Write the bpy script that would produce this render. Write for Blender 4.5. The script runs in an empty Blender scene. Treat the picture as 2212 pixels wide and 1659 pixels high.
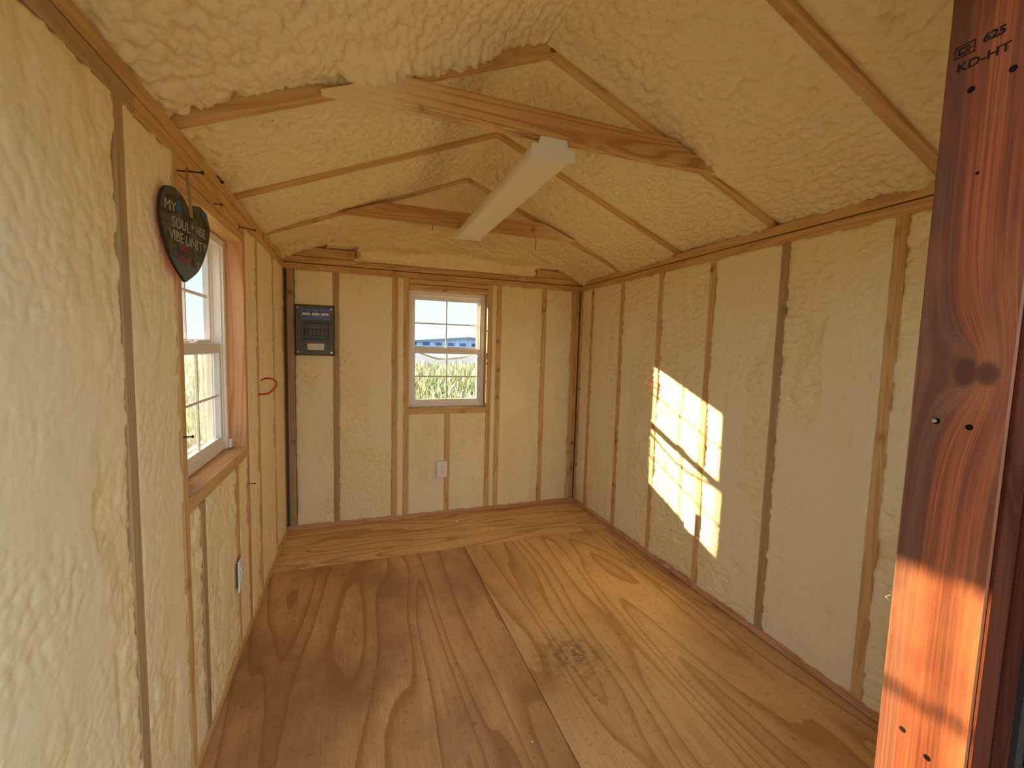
import bpy, math, random
import numpy as np
from mathutils import Vector, Matrix

random.seed(4)
C = bpy.context.scene.collection
SC = bpy.context.scene

# ------------------------------------------------------------------ camera
cam_d = bpy.data.cameras.new('camera')
cam_d.sensor_width = 36.0
cam_d.lens = 923.82 / 2212 * 36.0
cam_d.clip_start = 0.01
cam_d.clip_end = 2000
cam = bpy.data.objects.new('camera', cam_d)
C.objects.link(cam)
R_ = Vector((0.9410043, -0.33729111, 0.02730586))
U_ = Vector((0.00182631, 0.08575321, 0.99631474))
F_ = Vector((0.33838967, 0.93748658, -0.08131014))
M = Matrix.Identity(4)
for i in range(3):
    M[i][0], M[i][1], M[i][2] = R_[i], U_[i], -F_[i]
M[0][3], M[1][3], M[2][3] = 0.4584, 0.0, 1.3004
cam.matrix_world = M
SC.camera = cam

# ------------------------------------------------------------------ sky, sun, exposure
SKY_STRENGTH = 2.1
SUN_STRENGTH = 41.0
w = bpy.data.worlds.new('sky')
SC.world = w
w.use_nodes = True
nt = w.node_tree
nt.nodes.clear()
tc = nt.nodes.new('ShaderNodeTexCoord')
sep = nt.nodes.new('ShaderNodeSeparateXYZ')
nt.links.new(tc.outputs['Generated'], sep.inputs[0])
ramp = nt.nodes.new('ShaderNodeValToRGB')
cr = ramp.color_ramp
cr.elements[0].position = 0.0
cr.elements[0].color = (0.66, 0.86, 1.0, 1)
cr.elements[1].position = 1.0
cr.elements[1].color = (0.50, 0.68, 0.95, 1)
e = cr.elements.new(0.12); e.color = (0.58, 0.82, 0.97, 1)
e = cr.elements.new(0.45); e.color = (0.54, 0.74, 0.95, 1)
nt.links.new(sep.outputs[2], ramp.inputs[0])
bg = nt.nodes.new('ShaderNodeBackground')
bg.inputs[1].default_value = SKY_STRENGTH
nt.links.new(ramp.outputs[0], bg.inputs[0])
wo = nt.nodes.new('ShaderNodeOutputWorld')
nt.links.new(bg.outputs[0], wo.inputs[0])

sun_d = bpy.data.lights.new('sun', 'SUN')
sun_d.energy = SUN_STRENGTH
sun_d.color = (1.0, 0.80, 0.43)
sun_d.angle = math.radians(0.7)
sun = bpy.data.objects.new('sun', sun_d)
C.objects.link(sun)
SUN_DIR = Vector((0.81, -1.0, -0.396)).normalized()
sun.rotation_euler = SUN_DIR.to_track_quat('-Z', 'Y').to_euler()
sun.location = (-4, 6, 4)

SC.view_settings.view_transform = 'Standard'
SC.view_settings.look = 'None'
SC.view_settings.gamma = 1.0
SC.view_settings.use_curve_mapping = False
SC.view_settings.exposure = 0.33
try:
    SC.cycles.max_bounces = 10
    SC.cycles.diffuse_bounces = 5
    SC.cycles.transparent_max_bounces = 16
    SC.cycles.use_denoising = True
    SC.cycles.use_adaptive_sampling = True
    SC.cycles.adaptive_threshold = 0.04
    SC.cycles.caustics_reflective = False
    SC.cycles.caustics_refractive = False
    SC.cycles.sample_clamp_indirect = 6.0
except Exception:
    pass

# ------------------------------------------------------------------ dimensions (metres)
W, D = 2.2025, 3.204          # inner faces of the studs
FY0, FY1 = 0.254, 0.343       # front wall
SD = 0.089                    # stud depth
STUD_TOP, P1, P2 = 1.790, 1.833, 1.878
EAVE, SLOPE = 1.885, 0.405
TH = math.atan(SLOPE)

# ------------------------------------------------------------------ material helpers
class NB:
    def __init__(self, name):
        self.m = bpy.data.materials.new(name)
        self.m.use_nodes = True
        self.t = self.m.node_tree
        self.t.nodes.clear()
        self.out = self.t.nodes.new('ShaderNodeOutputMaterial')

    def n(self, kind, **kw):
        nd = self.t.nodes.new('ShaderNode' + kind)
        ins = kw.pop('ins', {})
        for k, v in kw.items():
            setattr(nd, k, v)
        for k, v in ins.items():
            self.put(nd.inputs[k], v)
        return nd

    def put(self, sock, v):
        if isinstance(v, bpy.types.NodeSocket):
            self.t.links.new(v, sock)
        elif isinstance(v, bpy.types.Node):
            self.t.links.new(v.outputs[0], sock)
        else:
            if isinstance(v, tuple) and len(v) == 3 and sock.type == 'RGBA':
                v = (*v, 1)
            sock.default_value = v

    def math(self, op, a, b=0.0, c=None, clamp=False):
        nd = self.n('Math', operation=op, use_clamp=clamp)
        self.put(nd.inputs[0], a)
        self.put(nd.inputs[1], b)
        if c is not None:
            self.put(nd.inputs[2], c)
        return nd.outputs[0]

    def mix(self, f, a, b, blend='MIX'):
        nd = self.n('Mix', data_type='RGBA', blend_type=blend)
        self.put(nd.inputs[0], f)
        self.put(nd.inputs[6], a)
        self.put(nd.inputs[7], b)
        return nd.outputs[2]

    def ramp(self, f, stops, interp='LINEAR'):
        nd = self.n('ValToRGB')
        self.put(nd.inputs[0], f)
        r = nd.color_ramp
        r.interpolation = interp
        while len(r.elements) < len(stops):
            r.elements.new(0.5)
        for e_, (p, c) in zip(r.elements, stops):
            e_.position = p
            e_.color = (*c, 1) if isinstance(c, tuple) else (c, c, c, 1)
        return nd.outputs[0]

    def coords(self, scale=(1, 1, 1), rand=True, which='Object'):
        t_ = self.n('TexCoord').outputs[which]
        if rand:
            oi = self.n('ObjectInfo').outputs['Random']
            off = self.n('CombineXYZ', ins={0: self.math('MULTIPLY', oi, 37.0), 1: self.math('MULTIPLY', oi, 91.0),
                                            2: self.math('MULTIPLY', oi, 53.0)}).outputs[0]
            a = self.n('VectorMath', operation='ADD')
            self.put(a.inputs[0], t_)
            self.put(a.inputs[1], off)
            t_ = a.outputs[0]
        return self.scale(t_, scale)

    def scale(self, v, s):
        a = self.n('VectorMath', operation='MULTIPLY')
        self.put(a.inputs[0], v)
        self.put(a.inputs[1], s)
        return a.outputs[0]

    def noise(self, v, scale=1.0, detail=2.0, rough=0.5, dist=0.0):
        nd = self.n('TexNoise', ins={'Vector': v, 'Scale': scale, 'Detail': detail, 'Roughness': rough, 'Distortion': dist})
        return nd.outputs[0]

    def voro(self, v, scale=1.0, feature='F1'):
        nd = self.n('TexVoronoi', feature=feature, ins={'Vector': v, 'Scale': scale})
        return nd.outputs[0]

    def bump(self, h, strength=0.3, dist=0.002):
        return self.n('Bump', ins={'Height': h, 'Strength': strength, 'Distance': dist}).outputs[0]

    def done(self, color, rough=0.6, normal=None, spec=0.4, **kw):
        b = self.n('BsdfPrincipled')
        self.put(b.inputs['Base Color'], color)
        self.put(b.inputs['Roughness'], rough)
        b.inputs['Specular IOR Level'].default_value = spec
        if normal is not None:
            self.put(b.inputs['Normal'], normal)
        for k, v in kw.items():
            self.put(b.inputs[k], v)
        self.t.links.new(b.outputs[0], self.out.inputs[0])
        return self.m


def foam_mat(name, flat, yellow, bump_scale=110.0, bump=0.35):
    b = NB(name)
    v = b.coords(rand=False)
    at = b.n('Attribute', attribute_name='rough').outputs['Fac']
    n1 = b.noise(v, 5.0, 4.0, 0.6)
    f = b.math('ADD', at, b.math('MULTIPLY', b.math('SUBTRACT', n1, 0.45), 0.8), clamp=True)
    col = b.mix(f, flat, yellow)
    n2 = b.noise(v, 28.0, 3.0, 0.6)
    col = b.mix(b.math('MULTIPLY', b.ramp(n2, [(0.45, 0.0), (0.75, 1.0)]), 0.30), col, (flat[0] * 1.06, flat[1] * 1.08, flat[2] * 1.15))
    spots = b.voro(v, 6.0)
    sp = b.ramp(spots, [(0.020, 1.0), (0.035, 0.0)])
    sn = b.ramp(b.noise(v, 2.1, 1.0), [(0.5, 0.0), (0.56, 1.0)])
    col = b.mix(b.math('MULTIPLY', b.math('MULTIPLY', sp, sn), 0.6), col, (0.25, 0.14, 0.05))
    h1 = b.noise(v, bump_scale, 4.0, 0.6)
    h2 = b.voro(v, bump_scale * 0.8, 'SMOOTH_F1')
    h = b.math('ADD', b.math('MULTIPLY', h1, 0.7), b.math('MULTIPLY', h2, b.math('MULTIPLY_ADD', f, -0.9, -0.1)))
    return b.done(col, 0.46 if 'shaved' in name else 0.55, b.bump(h, bump, 0.004), 0.5 if 'shaved' in name else 0.35)


def wood_mat(name, light, dark, weather=None, knots=True, rough=0.6, contrast=1.0, spec=0.35, over=None):
    """Sawn softwood; grain runs along the local Z axis."""
    b = NB(name)
    v = b.coords()
    n1 = b.noise(b.scale(v, (9, 9, 0.75)), 1.0, 2.0, 0.5, 0.6)
    ring = b.math('PINGPONG', b.math('MULTIPLY', n1, 9.0), 0.5)
    ring = b.math('MULTIPLY', ring, 2.0)
    f = b.ramp(ring, [(0.0, 0.05), (0.55, 0.3), (0.9, 1.0), (1.0, 0.55)])
    fib = b.noise(b.scale(v, (160, 160, 5)), 1.0, 3.0, 0.65)
    col = b.mix(b.math('MULTIPLY', f, 0.85 * contrast), light, dark)
    col = b.mix(b.math('MULTIPLY', b.ramp(fib, [(0.35, 1.0), (0.65, 0.0)]), 0.35), col, dark)
    big = b.noise(b.scale(v, (3, 3, 1.1)), 1.0, 2.0)
    col = b.mix(b.ramp(big, [(0.45, 0.0), (0.75, 0.45)]), col, dark)
    if weather:
        wn = b.noise(b.scale(v, (12, 12, 1.6)), 1.0, 4.0, 0.6)
        col = b.mix(b.ramp(wn, [(0.25, 0.1), (0.7, 0.75)]), col, weather)
    if knots:
        kd = b.voro(v, 7.0)
        k = b.ramp(kd, [(0.05, 1.0), (0.10, 0.0)])
        col = b.mix(b.math('MULTIPLY', k, 0.85), col, (dark[0] * 0.18, dark[1] * 0.13, dark[2] * 0.10))
        halo = b.ramp(kd, [(0.10, 0.5), (0.22, 0.0)])
        col = b.mix(halo, col, (dark[0] * 0.7, dark[1] * 0.6, dark[2] * 0.5))
    h = b.math('ADD', b.math('MULTIPLY', fib, 0.7), b.math('MULTIPLY', f, -0.2))
    if over:             # a film of foam overspray that thins out along the board
        v0 = b.coords(rand=False)
        z = b.n('SeparateXYZ', ins={0: v0}).outputs[2]
        zz = b.math('ADD', z, b.math('MULTIPLY', b.math('SUBTRACT', b.noise(b.scale(v0, (30, 30, 14)), 1.0, 4.0, 0.65), 0.5), 0.35))
        lo, hi = over
        k = b.n('MapRange', ins={0: zz, 1: lo, 2: hi, 3: 1.0, 4: 0.0}).outputs[0]
        col = b.mix(b.math('MULTIPLY', k, 0.85), col, (0.86, 0.69, 0.43))
    return b.done(col, rough, b.bump(h, 0.25, 0.0015), spec)


def plain(name, col, rough=0.5, spec=0.5, metal=0.0, bump=0.0, bscale=300.0):
    b = NB(name)
    nrm = None
    c = col
    if bump:
        v = b.coords(rand=False)
        n_ = b.noise(v, bscale, 3.0)
        nrm = b.bump(n_, bump, 0.001)
        c = b.mix(b.math('MULTIPLY', b.noise(v, 9.0, 3.0), 0.18), col, (col[0] * 0.7, col[1] * 0.7, col[2] * 0.7))
    return b.done(c, rough, nrm, spec, Metallic=metal)


def ply_mat(name, axis, light, dark, dirt, seed):
    b = NB(name)
    t_ = b.coords(rand=False)
    v = b.n('VectorMath', operation='ADD', ins={0: t_, 1: (seed * 3.7, seed * 1.9, 0.0)}).outputs[0]
    s = (3.5, 0.48, 1) if axis == 'Y' else (0.62, 4.2, 1)
    s2 = (150, 4, 1) if axis == 'Y' else (4, 150, 1)
    warp = b.noise(b.scale(v, (26, 5, 1) if axis == 'Y' else (5, 26, 1)), 1.0, 6.0, 0.68)
    n1 = b.noise(b.scale(v, s), 1.0, 1.0, 0.4, 0.35)
    n1 = b.math('ADD', n1, b.math('MULTIPLY', warp, 0.022))
    ring = b.math('FRACT', b.math('MULTIPLY', n1, 10.5 if axis == 'Y' else 13.0))
    f = b.ramp(ring, [(0.0, 0.0), (0.45, 0.05), (0.74, 0.45), (0.84, 1.0), (0.95, 1.0), (0.97, 0.0)])
    fib = b.noise(b.scale(v, s2), 1.0, 3.0, 0.6)
    col = b.mix(b.math('MULTIPLY', f, 0.85), light, dark)
    col = b.mix(b.math('MULTIPLY', b.ramp(fib, [(0.35, 1.0), (0.6, 0.0)]), 0.38), col, dark)
    # worn-in dirt: broad soiled areas, a grey scuff and black specks
    dn = b.noise(b.scale(v, (2.4, 1.5, 1)), 1.0, 5.0, 0.62)
    col = b.mix(b.math('MULTIPLY', b.ramp(dn, [(0.42, 0.0), (0.62, 1.0)]), dirt), col, (0.29, 0.145, 0.058))
    dist = b.n('VectorMath', operation='DISTANCE', ins={0: t_, 1: (1.32, 1.52, 0.0)}).outputs['Value']
    sm = b.math('MULTIPLY', b.ramp(dist, [(0.0, 1.0), (0.20, 0.0)]), b.ramp(b.noise(v, 24.0, 6.0, 0.75), [(0.46, 0.0), (0.58, 1.0)]))
    col = b.mix(b.math('MULTIPLY', sm, 0.8), col, (0.05, 0.04, 0.03))
    kd = b.voro(v, 9.0)
    kk = b.math('MULTIPLY', b.ramp(kd, [(0.035, 1.0), (0.055, 0.0)]), b.ramp(b.noise(v, 1.7, 1.0), [(0.42, 0.0), (0.5, 1.0)]))
    col = b.mix(b.math('MULTIPLY', kk, 0.85), col, (0.03, 0.02, 0.012))
    sc_ = b.ramp(b.noise(b.scale(v, (40, 40, 1)), 1.0, 5.0, 0.7), [(0.58, 0.0), (0.68, 1.0)])
    col = b.mix(b.math('MULTIPLY', sc_, 0.55), col, (0.13, 0.08, 0.04))
    h = b.math('ADD', b.math('MULTIPLY', fib, 0.6), b.math('MULTIPLY', f, 0.3))
    return b.done(col, 0.52, b.bump(h, 0.22, 0.0015), 0.4)


MAT = {}
FLAT, YEL = (0.89, 0.755, 0.50), (0.86, 0.69, 0.35)
MAT['foam'] = foam_mat('spray_foam', FLAT, YEL, 120.0, 0.8)
MAT['foam_smooth'] = foam_mat('shaved_spray_foam', FLAT, YEL, 75.0, 0.45)
MAT['foam_roof'] = foam_mat('roof_spray_foam', (0.87, 0.72, 0.455), (0.84, 0.65, 0.33), 80.0, 1.0)
MAT['foam_white'] = foam_mat('fresh_spray_foam', (0.89, 0.74, 0.50), (0.86, 0.68, 0.40), 60.0, 0.8)
PINE_L, PINE_D = (0.74, 0.48, 0.22), (0.51, 0.27, 0.095)
MAT['pine'] = wood_mat('pine', PINE_L, PINE_D)
MAT['pine_red'] = wood_mat('reddish_pine', (0.72, 0.40, 0.22), (0.46, 0.20, 0.085))
MAT['weathered'] = wood_mat('weathered_pine', (0.54, 0.35, 0.17), (0.34, 0.19, 0.08), weather=(0.42, 0.30, 0.165))
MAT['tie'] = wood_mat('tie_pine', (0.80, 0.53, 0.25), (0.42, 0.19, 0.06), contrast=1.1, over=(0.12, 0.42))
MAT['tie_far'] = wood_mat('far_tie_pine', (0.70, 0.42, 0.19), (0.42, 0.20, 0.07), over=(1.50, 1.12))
MAT['ply_left'] = ply_mat('plywood_left', 'Y', (0.66, 0.385, 0.165), (0.38, 0.175, 0.056), 0.72, 1.0)
MAT['ply_right'] = ply_mat('plywood_right', 'Y', (0.74, 0.465, 0.205), (0.46, 0.235, 0.080), 0.36, 2.3)
MAT['ply_back'] = ply_mat('plywood_back', 'X', (0.82, 0.54, 0.25), (0.50, 0.26, 0.085), 0.18, 3.1)
MAT['sheath'] = plain('sheathing', (0.42, 0.30, 0.18), 0.8, 0.2, 0, 0.3, 60)
MAT['vinyl'] = plain('white_vinyl', (0.82, 0.76, 0.73), 0.38, 0.5)
MAT['white'] = plain('white_enamel', (0.80, 0.77, 0.76), 0.35, 0.5, 0, 0.05, 400)
MAT['plastic'] = plain('white_plastic', (0.83, 0.79, 0.75), 0.3, 0.5)
MAT['lens'] = plain('acrylic_lens', (0.80, 0.70, 0.55), 0.42, 0.5)
MAT['dark_steel'] = plain('dark_grey_steel', (0.080, 0.077, 0.068), 0.42, 0.5, 0.0, 0.1, 500)
MAT['black'] = plain('black_plastic', (0.012, 0.012, 0.012), 0.35, 0.5)
MAT['blue_label'] = plain('blue_label', (0.045, 0.085, 0.36), 0.4)
MAT['label_white'] = plain('label_white', (0.75, 0.70, 0.66), 0.4)
MAT['label_grey'] = plain('label_print', (0.42, 0.36, 0.33), 0.5)
MAT['label_blue_line'] = plain('label_pale_blue', (0.34, 0.38, 0.60), 0.5)
MAT['label_red'] = plain('label_red', (0.42, 0.05, 0.035), 0.5)
MAT['screw'] = plain('zinc_screw', (0.55, 0.53, 0.50), 0.3, 0.5, 1.0)
MAT['nail'] = plain('dark_nail', (0.035, 0.025, 0.02), 0.45, 0.5, 0.6)
MAT['red_vinyl'] = plain('red_vinyl', (0.46, 0.012, 0.014), 0.3, 0.5)
MAT['dark_red'] = plain('dark_red_vinyl', (0.10, 0.010, 0.010), 0.35, 0.5)
MAT['twine'] = plain('twine', (0.42, 0.25, 0.10), 0.9, 0.1, 0, 0.6, 900)
MAT['ink'] = plain('black_ink', (0.012, 0.006, 0.005), 0.6, 0.2)
MAT['hole'] = plain('dark_hole', (0.008, 0.005, 0.004), 0.9, 0.1)
MAT['heart_edge'] = plain('heart_edge', (0.03, 0.022, 0.016), 0.6, 0.3)
MAT['heart_back'] = plain('red_paint', (0.92, 0.015, 0.025), 0.5, 0.3)
MAT['paint_white'] = plain('pale_paint', (0.42, 0.36, 0.25), 0.6, 0.3)
MAT['paint_red'] = plain('red_lettering', (0.42, 0.05, 0.025), 0.6, 0.3)
MAT['paint_purple'] = plain('purple_lettering', (0.11, 0.025, 0.08), 0.6, 0.3)
MAT['paint_blue'] = plain('blue_paint', (0.03, 0.10, 0.22), 0.6, 0.3)
MAT['siding'] = plain('dark_siding', (0.02, 0.012, 0.010), 0.6, 0.3)


def heart_mat():
    b = NB('painted_heart')
    v = b.coords(rand=False)
    n1 = b.noise(b.scale(v, (14, 14, 26)), 1.0, 5.0, 0.65, 0.8)
    col = b.ramp(n1, [(0.30, (0.012, 0.009, 0.005)), (0.46, (0.045, 0.035, 0.017)), (0.54, (0.10, 0.095, 0.06)),
                      (0.62, (0.045, 0.07, 0.06)), (0.75, (0.14, 0.12, 0.08))])
    z = b.n('SeparateXYZ', ins={0: v}).outputs[2]
    low = b.ramp(b.math('MULTIPLY_ADD', z, -8.0, 12.25), [(0.0, 0.0), (0.55, 1.0)])
    gcol = b.mix(b.noise(v, 42.0, 3.0), (0.06, 0.10, 0.09), (0.20, 0.19, 0.17))
    col = b.mix(b.math('MULTIPLY', low, 0.75), col, gcol)
    return b.done(col, 0.5, b.bump(n1, 0.2, 0.002), 0.4)


MAT['heart'] = heart_mat()


def post_mat():
    b = NB('stained_red_fir')
    v = b.coords(rand=False)                      # object space is world space here: grain along Z
    xyz = b.n('SeparateXYZ', ins={0: v})
    kn = b.n('VectorMath', operation='DISTANCE', ins={0: b.scale(v, (0, 1, 0.55)), 1: (0.0, 0.294, 1.288 * 0.55)}).outputs['Value']
    kn2 = b.n('VectorMath', operation='DISTANCE', ins={0: b.scale(v, (0, 1, 0.7)), 1: (0.0, 0.275, 1.287 * 0.7)}).outputs['Value']
    bend = b.math('MULTIPLY', b.math('POWER', 2.718, b.math('MULTIPLY', kn, -38.0)), 0.055)
    y2 = b.math('ADD', xyz.outputs[1], bend)
    vv = b.n('CombineXYZ', ins={0: xyz.outputs[0], 1: y2, 2: xyz.outputs[2]}).outputs[0]
    n1 = b.noise(b.scale(vv, (20, 75, 0.9)), 1.0, 3.0, 0.55, 0.25)
    fine = b.noise(b.scale(vv, (60, 420, 5.0)), 1.0, 2.0, 0.5)
    heartw = b.ramp(y2, [(0.262, 0.0), (0.318, 0.0), (0.322, 1.0)])
    base = b.mix(heartw, (0.33, 0.074, 0.025), (0.155, 0.055, 0.029))
    streak = b.ramp(n1, [(0.36, 1.0), (0.5, 0.2), (0.62, 0.0)])
    col = b.mix(b.math('MULTIPLY', streak, 0.75), base, (0.09, 0.020, 0.010))
    col = b.mix(b.math('MULTIPLY', b.ramp(fine, [(0.4, 1.0), (0.6, 0.0)]), 0.65), col, (0.10, 0.028, 0.016))
    blot = b.noise(b.scale(v, (6, 14, 5)), 1.0, 4.0, 0.6)
    col = b.mix(b.ramp(blot, [(0.5, 0.0), (0.75, 0.5)]), col, (0.36, 0.125, 0.045))
    for d_, r_ in ((kn, 0.011), (kn2, 0.010)):
        k = b.ramp(d_, [(r_ * 0.75, 1.0), (r_, 0.0)])
        col = b.mix(b.math('MULTIPLY', k, 0.85), col, (0.06, 0.014, 0.008))
    h = b.math('ADD', n1, b.math('MULTIPLY', fine, 0.5))
    return b.done(col, 0.40, b.bump(h, 0.25, 0.001), 0.5)


MAT['post'] = post_mat()
MAT['post_shade'] = wood_mat('shaded_fir', (0.105, 0.026, 0.012), (0.035, 0.008, 0.004), knots=False, rough=0.9, spec=0.03)  # darkened post wood: shade on the front faces is put into the colour


def glass_mat(name, tint, dirt=0.0, streak=False):
    b = NB(name)
    tr = b.n('BsdfTransparent', ins={0: (*tint, 1)})
    gl = b.n('BsdfGlossy', ins={0: (1, 1, 1, 1), 1: 0.02})
    lw = b.n('LayerWeight', ins={0: 0.5}).outputs['Facing']
    fr = b.math('MULTIPLY_ADD', b.math('POWER', lw, 5.0), 0.8, 0.03)
    mx = b.n('MixShader')
    b.t.links.new(fr, mx.inputs[0])
    b.t.links.new(tr.outputs[0], mx.inputs[1])
    b.t.links.new(gl.outputs[0], mx.inputs[2])
    last = mx.outputs[0]
    if dirt:
        df = b.n('BsdfTranslucent', ins={0: (0.20, 0.20, 0.20, 1)})
        v = b.coords(rand=False)
        f = b.noise(b.scale(v, (30, 30, 2.2)), 1.0, 4.0, 0.6) if streak else b.noise(v, 8.0, 3.0)
        f = b.math('MULTIPLY', b.ramp(f, [(0.3, 0.25), (0.7, 1.0)]), dirt)
        m2 = b.n('MixShader')
        b.t.links.new(f, m2.inputs[0])
        b.t.links.new(last, m2.inputs[1])
        b.t.links.new(df.outputs[0], m2.inputs[2])
        last = m2.outputs[0]
    b.t.links.new(last, b.out.inputs[0])
    return b.m


GT = (0.60, 0.62, 0.62)
MAT['glass'] = glass_mat('double_glazing', GT)
MAT['glass_dirty'] = glass_mat('dusty_double_glazing', GT, 0.42, True)


def screen_mat():
    b = NB('insect_mesh')
    tr = b.n('BsdfTransparent', ins={0: (1, 1, 1, 1)})
    df = b.n('BsdfDiffuse', ins={0: (0.25, 0.25, 0.25, 1)})
    mx = b.n('MixShader', ins={0: 0.14})
    b.t.links.new(tr.outputs[0], mx.inputs[1])
    b.t.links.new(df.outputs[0], mx.inputs[2])
    b.t.links.new(mx.outputs[0], b.out.inputs[0])
    return b.m


MAT['screen'] = screen_mat()


def grass_mat():
    b = NB('dry_grass')
    at = b.n('Attribute', attribute_name='tone').outputs['Fac']
    col = b.ramp(at, [(0.0, (0.08, 0.12, 0.03)), (0.40, (0.19, 0.24, 0.09)), (0.75, (0.32, 0.35, 0.21)), (1.0, (0.66, 0.68, 0.64))])
    bs = b.n('BsdfDiffuse', ins={0: col})
    tl = b.n('BsdfTranslucent', ins={0: col})
    mx = b.n('MixShader', ins={0: 0.45})
    b.t.links.new(bs.outputs[0], mx.inputs[1])
    b.t.links.new(tl.outputs[0], mx.inputs[2])
    b.t.links.new(mx.outputs[0], b.out.inputs[0])
    return b.m


MAT['grass'] = grass_mat()


def ground_mat():
    b = NB('field_ground')
    v = b.coords(rand=False)
    c = b.mix(b.noise(v, 0.35, 5.0, 0.6), (0.13, 0.13, 0.11), (0.22, 0.21, 0.17))
    c = b.mix(b.ramp(b.noise(v, 6.0, 4.0), [(0.4, 0.0), (0.7, 0.5)]), c, (0.30, 0.30, 0.14))
    yv = b.n('SeparateXYZ', ins={0: v}).outputs[1]
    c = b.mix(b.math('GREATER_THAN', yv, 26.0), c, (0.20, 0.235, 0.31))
    return b.done(c, 0.9, b.bump(b.noise(v, 9.0, 4.0), 0.4, 0.03), 0.1)


MAT['ground'] = ground_mat()


def bld_mat():
    b = NB('ribbed_metal_cladding')
    v = b.coords(rand=False)
    x = b.n('SeparateXYZ', ins={0: v}).outputs[0]
    s_ = b.math('FRACT', b.math('MULTIPLY', x, 0.55))
    c = b.mix(b.ramp(s_, [(0.78, 0.0), (0.85, 1.0)]), (0.62, 0.66, 0.74), (0.42, 0.47, 0.58))
    return b.done(c, 0.6)


MAT['cladding'] = bld_mat()
MAT['roof_metal'] = plain('grey_roof_metal', (0.30, 0.33, 0.33), 0.5)
MAT['dock_blue'] = plain('blue_dock_door', (0.08, 0.14, 0.34), 0.5)
MAT['pale_trim'] = plain('pale_trim', (0.80, 0.80, 0.78), 0.6)

# ------------------------------------------------------------------ object helpers
def link(name, me, mat, parent=None):
    o = bpy.data.objects.new(name, me)
    C.objects.link(o)
    if mat is not None and hasattr(me, 'materials'):
        me.materials.append(MAT[mat] if isinstance(mat, str) else mat)
    if parent is not None:
        o.parent = parent
    return o


def mesh(name, verts, faces):
    me = bpy.data.meshes.new(name)
    me.from_pydata([tuple(v) for v in verts], [], faces)
    me.update()
    return me


def empty(name, loc=(0, 0, 0)):
    o = bpy.data.objects.new(name, None)
    o.empty_display_size = 0.05
    o.location = loc
    C.objects.link(o)
    return o


def tag(o, label, cat, group=None, kind=None):
    o['label'] = label
    o['category'] = cat
    if group:
        o['group'] = group
    if kind:
        o['kind'] = kind
    return o


def thing(name, label, cat, loc=(0, 0, 0), group=None, kind=None):
    return tag(empty(name, loc), label, cat, group, kind)


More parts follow.
